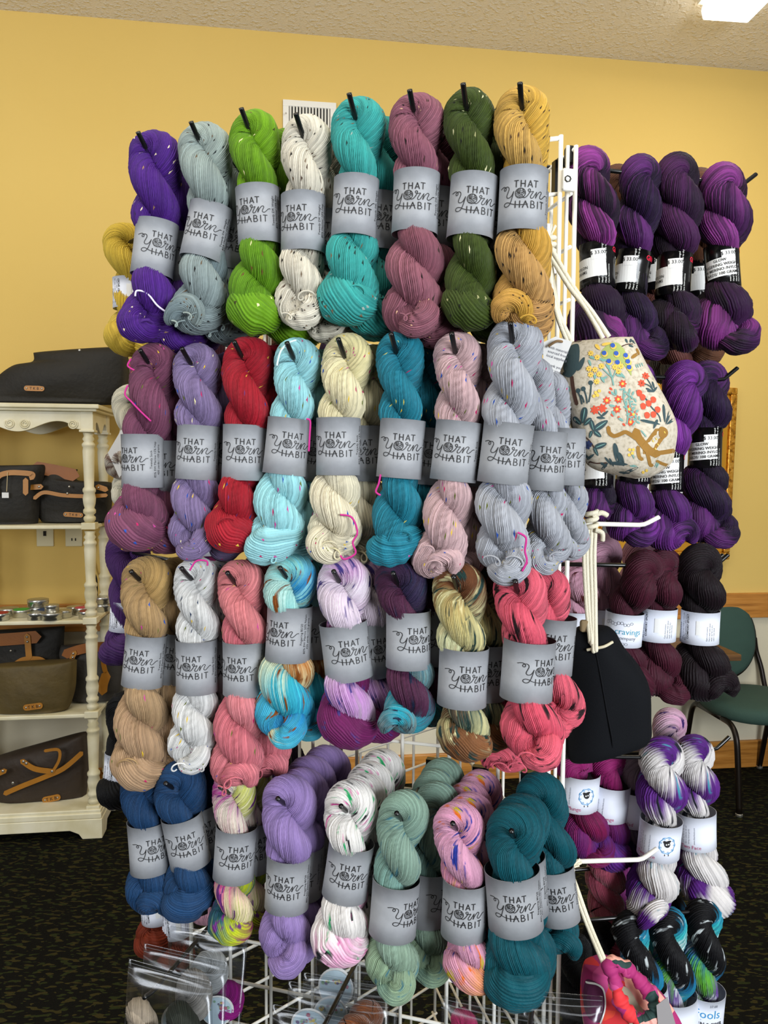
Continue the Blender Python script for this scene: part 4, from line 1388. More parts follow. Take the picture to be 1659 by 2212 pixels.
for (key, hole, C, B, wpx, back, band, kw, label) in SIDE:
    seed += 1
    p0 = R0 + RB * back
    hw = on_plane(*hole, p0, RB)
    toc = EYE - hw
    toc[2] = 0
    toc /= np.linalg.norm(toc)
    fc = RN * 0.45 + toc * 0.55
    fc /= np.linalg.norm(fc)
    Cw, Bw = on_plane(*C, hw, -toc), on_plane(*B, hw, -toc)
    W = 1.12 * wpx * hw[1] / FPX
    kw = dict(kw)
    kw['ns'] = 34 if kw.get('ns') == 34 else 40
    pt = kw.pop('pitch', RNG.uniform(0.092, 0.104))
    if band is None:
        kw['pinch'] = kw.get('pinch', 0.92)
    build_skein(hw, fc, Cw, Bw, W, Y[key], label, seed, band=band, group='skeins on the side panel', pitch=pt, res=0.56, **kw)


def side_hook(px_tip, py_tip, back, label, mat=None, r=0.0034, **k):
    p0 = R0 + RB * back
    tip = on_plane(px_tip, py_tip, p0, RB)
    reach = float(np.dot(tip - p0, RN))
    return hook(tip, -RN, reach, label, mat, r=r, **k)


side_hook(1600, 400, .045, 'black hook carrying the four violet skeins', group='long black hooks of the side panel')
side_hook(1560, 820, .05, 'black hook with free upturned tip over the picture frame', group='long black hooks of the side panel')
side_hook(1540, 1225, .045, 'black hook carrying the maroon skeins', rise=-0.012, group='long black hooks of the side panel')
side_hook(1530, 1224, .075, 'black hook just behind the one with the maroon skeins', rise=-0.012, group='long black hooks of the side panel')
side_hook(1545, 1618, .10, 'black hook with upturned tip before the wooden baseboard', rise=-0.012, group='long black hooks of the side panel')
side_hook(1440, 1636, .045, 'black hook carrying the sheep banded skein', rise=-0.02, group='long black hooks of the side panel')
side_hook(1545, 1965, .05, 'black hook carrying the black and teal skeins', rise=-0.02, group='long black hooks of the side panel')
side_hook(1395, 1866, .14, 'black hook carrying the pink mohair skeins', rise=-0.01, group='long black hooks of the side panel')
side_hook(1560, 402, .15, 'black hook carrying the brown skeins', group='long black hooks of the side panel')
WH1 = side_hook(1388, 1134, 0.0, 'white hook holding the knotted cords of the black pouch', WHITE_METAL, 0.0036, rise=-0.004, up=0.012, group='white hooks of the rack')
WH2 = side_hook(1385, 1856, 0.0, 'white hook holding the cords of the pink patterned bag', WHITE_METAL, 0.0036, rise=-0.012, up=0.014, group='white hooks of the rack')

# ================================================================== skeins on the hidden left panel, peeping out
LP = (BK - FL) / np.linalg.norm(BK - FL)
LN = np.array([-LP[1], LP[0], 0])
WB = lambda **k: dict(rx=0.031, ry=0.028, H=0.055, mat=WHT, prints=comfort('txt'), **k)
LEFT = [
    ('yellow', (270, 528), (282, 636), (272, 766), 92, WB(lx=-8), dict(tuck=2, bulge=1.05), 'sunny yellow skein peeping out beside the purple skein'),
    ('yellow', (345, 560), (345, 660), (340, 772), 92, None, dict(tuck=2), 'yellow skein mostly hidden behind the purple tweed skein'),
    ('ivory', (286, 870), (288, 985), (285, 1090), 84, None, dict(tuck=1), 'ivory white skein peeping out beside the plum skein'),
    ('grape', (278, 1192), (275, 1330), (262, 1424), 92, WB(lx=-6, cw=4), dict(tuck=2, bulge=1.05), 'dark grape purple skein with white band beside the tan skein'),
    ('black', (272, 1535), (262, 1655), (252, 1735), 84, WB(lx=-4, cw=4), dict(ns=34, tuck=2), 'black skein with white band beside the shelf base'),
    ('rust', (350, 1850), (340, 1955), (332, 2050), 80, WB(lx=-4, cw=-4), dict(ns=34, tuck=2), 'rust brown skein with white band under the navy skeins'),
    ('rust', (385, 1870), (380, 1985), (378, 2080), 76, WB(lx=0, cw=-4), dict(ns=34, tuck=2), 'rust brown skein behind the plastic bags'),
]
for (key, hole, C, B, wpx, band, kw, label) in LEFT:
    seed += 1
    hw = at_depth(*hole, 1.43)
    toc = EYE - hw
    toc[2] = 0
    toc /= np.linalg.norm(toc)
    Cw, Bw = on_plane(*C, hw, toc), on_plane(*B, hw, toc)
    kw = dict(kw)
    kw['ns'] = 34 if kw.get('ns') == 34 else 40
    build_skein(hw, toc, Cw, Bw, wpx * hw[1] / FPX, Y[key], label, seed, band=band, group='skeins on the far panel', pitch=0.12, res=0.56, pinch=0.8, **kw)
    s = float(np.dot(hw - FL, LN))
    hook(hw + LN * 0.02, -LN, s + 0.02, 'black hook carrying the ' + label.split(' skein')[0] + (' skein' if 'behind' not in label else ' skein behind'), group='hooks of the far panel')

# rows on the far panel, glimpsed through the grid from behind
_src = {}
for o in list(bpy.data.objects):
    if o.get('category') == 'yarn skein' and o.get('group') == 'skeins on the side panel':
        for k in ('brown skein behind', 'maroon skein between', 'violet skein second', 'berry magenta skein second', 'pale pink freckled skein close'):
            if k in o['label'] and k not in _src:
                _src[k] = o
_keys = list(_src)
_cols = {'brown skein behind': 'brown', 'maroon skein between': 'maroon', 'violet skein second': 'dark violet', 'berry magenta skein second': 'berry', 'pale pink freckled skein close': 'pale pink'}
_rown = ['top', 'second', 'third', 'fourth', 'lowest']
for c_ in range(4):
    for r_ in range(5):
        k = _keys[(c_ * 2 + r_) % len(_keys)]
        z = Z_HOOK4 + (3.2 - r_) * 4 * G
        p = FL + LP * (0.10 + 0.14 * c_) + LN * 0.07
        copy_tree(_src[k], None, (p[0], p[1], z), math.atan2(LN[1], LN[0]) + math.pi / 2, label=_cols[k] + ' skein of the far panel seen through the ' + _rown[r_] + ' row, ' + ('outermost', 'second', 'third', 'innermost')[c_] + ' hook', group='skeins on the far panel')

# ================================================================== the cream shelf unit
CREAM = NT('cream_paint')
_n = CREAM.noise(CREAM.obj(), 9.0, 4.0).outputs[0]
CREAM.set(Base_Color=CREAM.ramp(_n, [(0.35, '#d5cba4'), (0.6, '#e4ddc0'), (0.8, '#e9e3cb')]), Roughness=0.45)
CREAM = CREAM.m
CW = CREAM
SP0 = on_floor(221, 1811)
SP0[2] = 0.0
SD = -NW                                   # depth direction, to the wall
UW, UD = 0.62, 0.34
shelf = empty('shelf_unit', SP0, YAW_W, label='cream painted shelf unit with turned posts and scalloped apron', category='shelf')


def shelf_z(px, py):
    return float(on_plane(px, py, SP0 + SD * 0.03, NW)[2])


def swp(x, y, z):
    """shelf coordinates (x to the right from the left end, y to the wall) -> world"""
    return SP0 + TW * (x - UW) + SD * y + ZV * z


Zs = [shelf_z(195, 1744), shelf_z(195, 1540), shelf_z(195, 1338), shelf_z(195, 1134), shelf_z(195, 874)]
loc = lambda x, y, z: np.array([x - UW, y, z])
# base plinth with bracket feet
m = MB()
zb = Zs[0]
m.prism([(0, 0), (0.08, 0), (0.095, 0.022), (0.13, 0.038), (UW - 0.13, 0.038), (UW - 0.095, 0.022), (UW - 0.08, 0), (UW, 0), (UW, 0.085), (0, 0.085)], 0.0, 0.02, lambda q: loc(q[0], q[2], q[1]))
for x in (0.0, UW - 0.02):
    m.prism([(0.0205, 0), (0.08, 0), (0.10, 0.038), (UD - 0.10, 0.038), (UD - 0.08, 0), (UD, 0), (UD, 0.085), (0.0205, 0.085)], x, x + 0.02, lambda q: loc(q[2], q[0], q[1]))
m.obj('plinth', CW, shelf, bevel=0.003)
m = MB()
m.box(loc(UW / 2, UD / 2 - 0.001, 0.097), (UW - 0.006, UD - 0.004, 0.024)).box(loc(UW / 2, UD / 2, 0.085 + (zb - 0.085) * .55), (UW - 0.03, UD - 0.03, (zb - 0.085) * .6)).box(loc(UW / 2, UD / 2, zb - 0.009), (UW - 0.012, UD - 0.012, 0.018))
m.obj('base_moulding', CW, shelf, bevel=0.004)
for z in Zs[1:4]:
    MB().box(loc(UW / 2, UD / 2, z - 0.008), (UW - 0.03, UD - 0.03, 0.016)).obj('shelf_board', CW, shelf, bevel=0.004)
m = MB()
m.box(loc(UW / 2, UD / 2, Zs[4] - 0.010), (UW + 0.03, UD + 0.03, 0.018)).box(loc(UW / 2, UD / 2, Zs[4] - 0.024), (UW + 0.008, UD + 0.008, 0.012))
m.obj('top_board', CW, shelf, bevel=0.004)
za = Zs[4] - 0.030


def apron(w):
    x = np.linspace(0, w, 41)
    t = np.abs(x - w / 2) / (w / 2)
    z = -0.062 - 0.022 * np.cos(t * math.pi * 1.6) - 0.012 * np.exp(-((t - 0.9) / 0.08) ** 2)
    return [(0, 0)] + list(zip(x, z)) + [(w, 0)]


m = MB()
aw = UW - 0.12
m.prism(apron(aw)[::-1], 0, 0.016, lambda q: loc(0.06 + q[0], 0.018 + q[2], za + q[1]))
m.obj('front_apron', CW, shelf, bevel=0.002)
m = MB()
m.prism(apron(aw)[::-1], 0, 0.016, lambda q: loc(0.06 + q[0], UD - 0.034 + q[2], za + q[1]))
m.obj('back_apron', CW, shelf, bevel=0.002)
for x in (0.018, UW - 0.034):
    m = MB()
    m.prism(apron(UD - 0.10)[::-1], 0, 0.016, lambda q: loc(x + q[2], 0.05 + q[0], za + q[1]))
    m.obj('side_apron', CW, shelf, bevel=0.002)
# carved scrolls on the front apron
for dx in (-1, 1):
    for cx_, s_ in ((UW / 2 + dx * 0.028, 1), (UW / 2 + dx * (aw / 2 - 0.035), 1)):
        a = np.linspace(0, 4.2 * math.pi, 40)
        rr = 0.005 + 0.0011 * a
        m = MB()
        m.tube(np.stack([cx_ - UW + dx * rr * np.cos(a), np.full(40, 0.017), za - 0.052 + rr * np.sin(a)], 1), 0.0035, 6)
        m.obj('carved_scroll', CW, shelf, smooth=True)


def post_profile(h, top):
    p = [(0.017, 0.0), (0.024, 0.012), (0.024, 0.022), (0.016, 0.030), (0.025, 0.040), (0.025, 0.052), (0.019, 0.060), (0.024, 0.078), (0.026, 0.10), (0.022, 0.122), (0.026, 0.128), (0.026, 0.138), (0.019, 0.148)]
    p += [(0.021, h * 0.55), (0.024, h - 0.075), (0.022, h - 0.060), (0.026, h - 0.054), (0.026, h - 0.046), (0.018, h - 0.036), (0.024, h - 0.026), (0.018, h - 0.014), (0.022, h)]
    return p


for (x, y) in ((UW - 0.04, 0.04), (UW - 0.04, UD - 0.04), (0.04, 0.04), (0.04, UD - 0.04)):
    m = MB()
    for i in range(4):
        z0, z1 = Zs[i], Zs[i + 1] - (0.016 if i < 3 else 0.105)
        m.lathe(post_profile(z1 - z0 - 0.020, i == 3), loc(x, y, z0 + 0.010), 20)
    o = m.obj('turned_post', CW, shelf, smooth=True)
    for i in range(1, 4):
        MB().box(loc(x, y, Zs[i] - 0.004), (0.056, 0.056, 0.028)).obj('post_block', CW, o, bevel=0.002)
    MB().box(loc(x, y, Zs[4] - 0.068), (0.050, 0.050, 0.078)).obj('post_block', CW, o, bevel=0.002)
    MB().box(loc(x, y, Zs[4] - 0.108), (0.060, 0.060, 0.010)).obj('post_collar', CW, o, bevel=0.002)
    MB().box(loc(x, y, Zs[0] + 0.006), (0.054, 0.054, 0.012)).obj('post_foot', CW, o, bevel=0.002)


# ================================================================== soft goods: pouches shaped by their outline
class Pouch:
    """rows: list of ((xl, yl), (xr, yr)) pixel pairs from top to bottom, taken on the plane through p0 with normal n (to the viewer)"""
    def __init__(self, rows, p0, n, thick, nu=28, nv=36, wr=0.004, seed=0, back=1.0, ease=0.38, flat_bottom=0.0, prof=None, zmin=None):
        self.n = np.asarray(n, float)
        rng = np.random.default_rng(seed)
        A = catmull(np.array([list(l) + list(r) for l, r in rows], float), 6)
        t = np.linspace(0, len(A) - 1, nv)
        R = np.stack([np.interp(t, np.arange(len(A)), A[:, k]) for k in range(4)], 1)
        u = np.linspace(0, 1, nu)
        v = np.linspace(0, 1, nv)
        self.px = R[:, None, 0:2] * (1 - u)[None, :, None] + R[:, None, 2:4] * u[None, :, None]
        P = np.array([[on_plane(self.px[i, j, 0], self.px[i, j, 1], p0, self.n) for j in range(nu)] for i in range(nv)])
        pu = np.clip(4 * u * (1 - u), 0, 1) ** ease
        pv = np.clip(4 * v * (1 - v), 0, 1) ** ease
        if flat_bottom:
            pv = np.where(v > 0.5, np.maximum(pv, flat_bottom * np.sqrt(np.clip((1 - v) / 0.02, 0, 1))), pv)
        if prof is not None:
            pv = pv * np.interp(v, np.linspace(0, 1, len(prof)), prof)
        w = np.zeros((nv, nu))
        for k in range(7):
            fx, fy, ph = rng.uniform(-5, 5), rng.uniform(1, 7), rng.uniform(0, 6.28)
            w += np.sin(fx * u[None, :] * 2 + fy * v[:, None] * 2 + ph) * rng.uniform(0.3, 1)
        T = thick * pv[:, None] * pu[None, :]
        T = T + wr * w / 3 * np.minimum(1, pv[:, None] * pu[None, :] * 2)
        self.front = P + T[..., None] * self.n
        self.back = P - back * (T[..., None]) * self.n
        if zmin is not None:
            self.front[..., 2] = np.maximum(self.front[..., 2], zmin)
            self.back[..., 2] = np.maximum(self.back[..., 2], zmin)
        self.nu, self.nv = nu, nv

    def mesh(self, name):
        nu, nv = self.nu, self.nv
        V = np.concatenate([self.front.reshape(-1, 3), self.back.reshape(-1, 3)])
        i, j = np.arange(nv - 1)[:, None], np.arange(nu - 1)[None, :]
        q = np.stack([i * nu + j, (i + 1) * nu + j, (i + 1) * nu + j + 1, i * nu + j + 1], -1).reshape(-1, 4)
        k = nu * nv
        qb = q[:, ::-1] + k
        e = []
        for a in range(nv - 1):
            e += [(a * nu, a * nu + k, (a + 1) * nu + k, (a + 1) * nu), (a * nu + nu - 1, (a + 1) * nu + nu - 1, (a + 1) * nu + nu - 1 + k, a * nu + nu - 1 + k)]
        for b in range(nu - 1):
            e += [(b, b + 1, b + 1 + k, b + k), ((nv - 1) * nu + b, (nv - 1) * nu + b + k, (nv - 1) * nu + b + 1 + k, (nv - 1) * nu + b + 1)]
        return fast_mesh(name, V, np.concatenate([q, qb, np.array(e)]))

    def locate(self, pts, off=0.0008):
        """pixel points -> points on the front face"""
        out = []
        G_ = self.px
        for (x, y) in pts:
            d = (G_[..., 0] - x) ** 2 + (G_[..., 1] - y) ** 2
            i, j = np.unravel_index(np.argmin(d), d.shape)
            i, j = min(max(i, 1), self.nv - 2), min(max(j, 1), self.nu - 2)
            du = (G_[i, j + 1] - G_[i, j - 1]) / 2
            dv = (G_[i + 1, j] - G_[i - 1, j]) / 2
            J = np.stack([du, dv], 1)
            a, b = np.linalg.solve(J, np.array([x, y]) - G_[i, j])
            a, b = np.clip(a, -1.2, 1.2), np.clip(b, -1.2, 1.2)
            fj, fi = np.clip(j + a, 0, self.nu - 1.001), np.clip(i + b, 0, self.nv - 1.001)
            j0, i0 = int(fj), int(fi)
            wj, wi = fj - j0, fi - i0
            F = self.front
            p = F[i0, j0] * (1 - wj) * (1 - wi) + F[i0, j0 + 1] * wj * (1 - wi) + F[i0 + 1, j0] * (1 - wj) * wi + F[i0 + 1, j0 + 1] * wj * wi
            out.append(p + self.n * off)
        return np.array(out)

    def decal(self, name, vf, mat, parent, off=0.0008):
        v, f = vf
        return link(name, fast_mesh(name, self.locate(v, off), f, smooth=False), mat, parent)


def rrect(x0, y0, x1, y1, *more):
    return [((x0, y0), (x1, y0)), ((x0, y1), (x1, y1))]


CANVAS_BLK = flat('black_waxed_canvas', '#1b1812', 0.7, bump=(60, 0.3, 0.01), var=0.35)
CANVAS_OLV = flat('olive_waxed_canvas', '#54451f', 0.65, bump=(40, 0.3, 0.01), var=0.35)
CANVAS_BRN = flat('brown_waxed_canvas', '#31251a', 0.65, bump=(40, 0.3, 0.01), var=0.3)
CANVAS_GRY = flat('grey_waxed_canvas', '#36332f', 0.7, bump=(40, 0.3, 0.01), var=0.3)
LEATHER = flat('tan_leather', '#a9701f', 0.45, bump=(120, 0.15, 0.003), var=0.18)
LEATHER2 = flat('rust_leather', '#8f5418', 0.5, bump=(120, 0.15, 0.003), var=0.2)
RIVET = flat('rivet_steel', '#b8b6ae', 0.3, 0.9)


def strap_px(pts, w, p0, n, off, parent, mat, name='strap', th=0.003):
    """flat leather strap along pixel points on a plane"""
    c = catmull(np.array(pts, float), 6)
    v, f = stroke2d(c, w)
    P = np.array([on_plane(x, y, p0, n) for x, y in v])
    k = len(P)
    V = np.concatenate([P + n * off, P + n * (off - th)])
    b = {}
    F = list(f) + [tuple(i + k for i in fc)[::-1] for fc in f]
    for fc in f:
        for a_, b_ in zip(fc, fc[1:] + fc[:1]):
            b[(a_, b_)] = 1
    for (a_, b_) in list(b):
        if (b_, a_) not in b:
            F.append((b_, a_, a_ + k, b_ + k))
    return link(name, fast_mesh(name, V, F, smooth=False), mat, parent)


def rivets_px(pts, r, p0, n, off, parent):
    for (x, y) in pts:
        c = on_plane(x, y, p0, n) + n * off
        m = MB()
        ax = np.stack([np.cross(ZV, n) / np.linalg.norm(np.cross(ZV, n)), ZV, n], 1)
        m.lathe([(r, -0.002), (r, 0.001), (r * .7, 0.003), (r * .2, 0.0035)], c, 12, ax)
        m.obj('rivet', RIVET, parent, smooth=True)


def patch_tkb(pouch, parent, cx, cy, w, h, rot, p0, n, off):
    m = disc2d(0, 0, w / 2, h / 2, 4)
    a = np.linspace(-math.pi / 2, math.pi / 2, 7)
    pts = [(w / 2 - h / 2 + h / 2 * math.cos(t), h / 2 * math.sin(t)) for t in a] + [(-w / 2 + h / 2 - h / 2 * math.cos(t), -h / 2 * math.sin(t)) for t in a]
    v = np.array(pts + [(0, 0)])
    k = len(pts)
    vf = (v, [(i, (i + 1) % k, k) for i in range(k)])
    c, s = math.cos(rot), math.sin(rot)
    T_ = lambda q: np.stack([cx + q[:, 0] * c - q[:, 1] * s, cy + q[:, 0] * s + q[:, 1] * c], 1)
    base = pouch.locate([(cx, cy)])[0]
    o2 = float(np.dot(base - np.asarray(p0), n))
    P = np.array([on_plane(x, y, p0, n) for x, y in T_(vf[0])])
    V = np.concatenate([P + n * (o2 + 0.004), P + n * (o2 + 0.0005)])
    F = vf[1] + [(i, i + k + 1, (i + 1) % k + k + 1, (i + 1) % k) for i in range(k)]
    pt = link('leather_patch', fast_mesh('leather_patch', V, F, smooth=False), LEATHER, parent)
    tv, tf = text2d('T K B', h * 0.75)
    tv = tv * np.array([1, -1]) + np.array([0, h * 0.26])
    P = np.array([on_plane(x, y, p0, n) for x, y in T_(tv)]) + n * (o2 + 0.0047)
    link('stamped_lettering', fast_mesh('stamped_lettering', P, tf, smooth=False), INK, pt)
    for sx in (-1, 1):
        rivets_px([tuple(T_(np.array([[sx * (w / 2 - h / 2), 0]]))[0])], 0.004, p0, n, o2 + 0.004, pt)


def bag(name, label, rows, depth, thick, mat, seed, **k):
    p0 = SP0 + SD * depth
    zb_ = p0[2] + on_plane(rows[-1][0][0], rows[-1][0][1], p0, NW)[2]
    k['zmin'] = min(Zs, key=lambda z: abs(z - zb_)) + 0.002
    po = Pouch(rows, p0, NW, thick, seed=seed, **k)
    o = link(name, po.mesh(name), mat, None, label=label, category='bag', group='canvas bags on the shelf unit')
    return o, po, p0


# on top of the unit
o, po, p0 = bag('canvas_bag', 'black waxed canvas bag lying on top of the cream shelf',
                [((72, 762), (262, 750)), ((70, 784), (276, 768)), ((30, 792), (280, 800)), ((-8, 818), (278, 840)), ((-40, 850), (262, 862)), ((-46, 871), (246, 874))], 0.16, 0.10, CANVAS_BLK, 1, flat_bottom=.8, wr=0.008, ease=.3)
patch_tkb(po, o, 90, 844, 43, 11, 0.03, p0, NW, 0)
rivets_px([(91, 793), (181, 762)], 0.006, p0, NW, 0.07, o)
# second shelf
o, po, p0 = bag('canvas_satchel', 'black satchel with tan leather handle on the second shelf', [((-50, 1006), (85, 1004)), ((-56, 1020), (98, 1010)), ((-60, 1070), (88, 1066)), ((-60, 1120), (84, 1118)), ((-58, 1131), (82, 1131))], 0.12, 0.07, CANVAS_BLK, 2, flat_bottom=.8)
strap_px([(11, 1066), (6, 1046), (14, 1028), (34, 1021), (60, 1021), (84, 1024), (82, 1032)], 11, p0, NW, 0.088, o, LEATHER, 'handle')
strap_px([(70, 1036), (70, 1064)], 11, p0, NW, 0.088, o, LEATHER, 'strap')
rivets_px([(12, 1045), (12, 1057)], 0.005, p0, NW, 0.089, o)
strap_px([(33, 1020), (32, 1040), (31, 1060)], 1.2, p0, NW, 0.092, o, flat('tag_string', '#c9b48a', 0.8), 'tag_string', 0.001)
MB().box(on_plane(28, 1068, p0, NW) + NW * 0.09, (0.026, 0.002, 0.022), np.stack([TW, SD, ZV], 1)).obj('price_tag', STK, o)
o, po, p0 = bag('canvas_satchel', 'black satchel with suede flap and leather strap behind the front post', [((86, 1006), (168, 1014)), ((92, 1030), (168, 1038)), ((76, 1042), (240, 1042)), ((72, 1060), (243, 1062)), ((74, 1100), (241, 1098)), ((92, 1130), (236, 1130))], 0.17, 0.07, CANVAS_BLK, 3, flat_bottom=.8)
strap_px([(86, 1010), (126, 1017), (167, 1026)], 26, p0, NW, 0.05, o, LEATHER2, 'suede_flap')
strap_px([(90, 1074), (110, 1062), (150, 1068), (200, 1070), (240, 1068)], 8, p0, NW, 0.096, o, LEATHER, 'strap')
strap_px([(71, 1052), (104, 1050)], 11, p0, NW, 0.098, o, LEATHER, 'strap')
strap_px([(222, 1050), (240, 1056)], 11, p0, NW, 0.098, o, LEATHER, 'strap')
rivets_px([(100, 1050), (163, 1050), (159, 1064), (224, 1052)], 0.005, p0, NW, 0.098, o)
patch_tkb(po, o, 166, 1110, 42, 10, 0.06, p0, NW, 0)
# fourth shelf
o, po, p0 = bag('canvas_satchel', 'black satchel with stamped tan leather flap at the back of the fourth shelf', [((-30, 1362), (140, 1352)), ((-30, 1400), (138, 1392)), ((-30, 1450), (136, 1440)), ((-30, 1537), (130, 1530))], 0.24, 0.05, CANVAS_BLK, 4, flat_bottom=.8)
strap_px([(-5, 1376), (40, 1373), (88, 1369)], 26, p0, NW, 0.066, o, LEATHER2, 'leather_flap')
strap_px([(70, 1366), (74, 1412)], 13, p0, NW, 0.072, o, LEATHER, 'strap')
strap_px([(46, 1424), (64, 1415), (96, 1415), (110, 1424)], 9, p0, NW, 0.07, o, LEATHER, 'strap')
rivets_px([(36, 1397), (70, 1368), (71, 1378)], 0.005, p0, NW, 0.074, o)
o, po, p0 = bag('canvas_bag', 'grey canvas bag with buckled leather straps beside the shelf post', [((132, 1394), (262, 1385)), ((128, 1420), (272, 1420)), ((148, 1470), (268, 1470)), ((156, 1514), (262, 1510))], 0.20, 0.06, CANVAS_GRY, 5, flat_bottom=.8)
strap_px([(152, 1404), (180, 1395), (206, 1390), (240, 1388)], 20, p0, NW, 0.075, o, LEATHER2, 'leather_band')
strap_px([(172, 1400), (164, 1420), (168, 1448), (166, 1478)], 10, p0, NW, 0.08, o, LEATHER, 'strap')
strap_px([(235, 1398), (232, 1420), (236, 1440)], 10, p0, NW, 0.08, o, LEATHER, 'strap')
strap_px([(238, 1448), (232, 1466), (230, 1482)], 20, p0, NW, 0.08, o, LEATHER, 'key_loop')
rivets_px([(169, 1402), (168, 1410), (231, 1402)], 0.005, p0, NW, 0.082, o)
o, po, p0 = bag('canvas_bag', 'olive waxed canvas tote on the fourth shelf', [((-12, 1435), (166, 1425)), ((-18, 1446), (166, 1432)), ((-16, 1490), (164, 1480)), ((-10, 1530), (156, 1512)), ((2, 1549), (148, 1530))], 0.085, 0.065, CANVAS_OLV, 6, flat_bottom=.75)
patch_tkb(po, o, 81, 1517, 42, 13, -0.13, p0, NW, 0)
# bottom
o, po, p0 = bag('canvas_satchel', 'dark brown satchel leaning on the bottom of the shelf unit', [((-30, 1640), (186, 1580)), ((-28, 1668), (190, 1592)), ((-20, 1690), (192, 1640)), ((0, 1738), (190, 1690)), ((34, 1758), (186, 1722))], 0.165, 0.07, CANVAS_BRN, 7, flat_bottom=.75, wr=0.006)
strap_px([(28, 1694), (60, 1680), (110, 1660), (150, 1642), (188, 1610)], 10, p0, NW, 0.096, o, LEATHER, 'flap_edge')
strap_px([(64, 1626), (90, 1642), (128, 1648)], 11, p0, NW, 0.098, o, LEATHER, 'strap')
strap_px([(112, 1604), (140, 1602), (142, 1622), (128, 1648)], 6, p0, NW, 0.1, o, LEATHER, 'handle')
strap_px([(-4, 1660), (28, 1646)], 10, p0, NW, 0.098, o, LEATHER, 'strap')
rivets_px([(45, 1671), (127, 1647), (67, 1626), (73, 1630), (24, 1646)], 0.006, p0, NW, 0.1, o)
patch_tkb(po, o, 120, 1712, 40, 13, -0.2, p0, NW, 0)

# tins on the third shelf
TIN = flat('tin_metal', '#c9c9c4', 0.28, 0.95)
tins = [(0, 1322, .036, '#a31a22', 'red lidded tin at the picture edge of the third shelf', 1), (18, 1310, .040, None, 'plain silver tin behind the red lidded tin', 1), (46, 1314, .036, '#1f9c34', 'green lidded tin on the third shelf', 1),
        (82, 1302, .042, None, 'bottom tin of the silver stack on the third shelf', 1), (82, 1284, .042, None, 'top tin of the silver stack on the third shelf', 2), (78, 1328, .034, None, 'short silver tin in front of the silver stack', 1),
        (100, 1312, .040, '#23406a', 'blue lidded tin beside the silver stack', 1), (112, 1330, .042, None, 'wide silver tin in front of the blue lidded tin', 1), (112, 1316, .028, None, 'small silver tin on top of the wide one', 3),
        (138, 1318, .034, None, 'plain silver tin right of the blue lidded one', 1), (162, 1308, .034, None, 'silver tin beside the pink lidded tin', 1), (176, 1310, .030, '#c02a54', 'pink lidded tin behind the shelf post', 1),
        (186, 1324, .030, '#8a2432', 'dark red lidded tin just in front of the post', 1), (222, 1306, .036, None, 'lower silver tin at the far corner of the third shelf', 1), (222, 1292, .036, None, 'upper silver tin at the far corner of the third shelf', 2)]
for (px, py, r, colr, lb, lev) in tins:
    zt = Zs[2] + 0.001
    hh = 0.030
    base = {1: 0.0, 2: hh + 0.003, 3: 0.031}[lev]
    yd = {1322: .05, 1310: .16, 1314: .12, 1302: .18, 1284: .18, 1328: .05, 1312: .11, 1330: .045, 1316: .045, 1318: .09, 1308: .17, 1324: .06, 1306: .22, 1292: .22}[py]
    if px == 176:
        yd = .14
    pw = on_plane(px, py, SP0 + SD * yd, NW)
    o = empty('lidded_tin', (pw[0], pw[1], zt + base), label=lb, category='tin', group='small tins on the shelf')
    m = MB()
    m.lathe([(r * .96, 0), (r, 0.002), (r, hh * .5), (r * 1.03, hh * .52), (r * 1.03, hh - .002), (r, hh)], seg=24)
    m.obj('tin_body', TIN, o, smooth=True)
    if colr:
        m = MB()
        m.lathe([(r * .88, hh + 0.0002), (r * .88, hh + 0.0016)], seg=24)
        m.obj('lid_sticker', flat('lid_' + colr.strip('#'), colr, 0.4), o)
    else:
        m = MB()
        m.lathe([(r * .86, hh + 0.0002), (r * .84, hh + 0.001)], seg=24)
        m.obj('lid_rim', TIN, o)

# ================================================================== chair and table by the wall
GREEN = flat('green_upholstery', '#2f4a41', 0.85, bump=(220, 0.35, 0.004), var=0.12)
BRONZE = flat('bronze_tube', '#1d1610', 0.35, 0.5, var=0.3)
FA = on_floor(1599, 1765)
FB = on_floor(1470, 1664)
cd = FA - FB
cd[2] = 0
cd /= np.linalg.norm(cd)                       # chair looks this way
cr = np.array([-cd[1], cd[0], 0])              # to the right when seen from the front
CO = (FA + FB) / 2 + cr * 0.215
CO[2] = 0
chair = empty('side_chair', CO, math.atan2(cr[1], cr[0]), label='green upholstered chair with round back and dark metal legs', category='chair')
# local: x right (cr), y = back (-cd), z up
lathe_n = 40
zs = 0.435


def cushion(rx, ry, th, sq=2.6, n=40):
    rings = [(0.86, -th / 2), (0.97, -th * .42), (1.0, -th * .15), (1.0, th * .12), (0.96, th * .36), (0.85, th * .5), (0.5, th * .62), (0.15, th * .66)]
    V, F = [], []
    for s, z in rings:
        for i in range(n):
            a = 2 * math.pi * i / n
            c_, s_ = math.cos(a), math.sin(a)
            k = (abs(c_) ** sq + abs(s_) ** sq) ** (-1 / sq)
            V.append((rx * s * k * c_, ry * s * k * s_, z))
    for j in range(len(rings) - 1):
        for i in range(n):
            F.append((j * n + i, j * n + (i + 1) % n, (j + 1) * n + (i + 1) % n, (j + 1) * n + i))
    F.append(tuple(range(n))[::-1])
    F.append(tuple((len(rings) - 1) * n + i for i in range(n)))
    return np.array(V), F


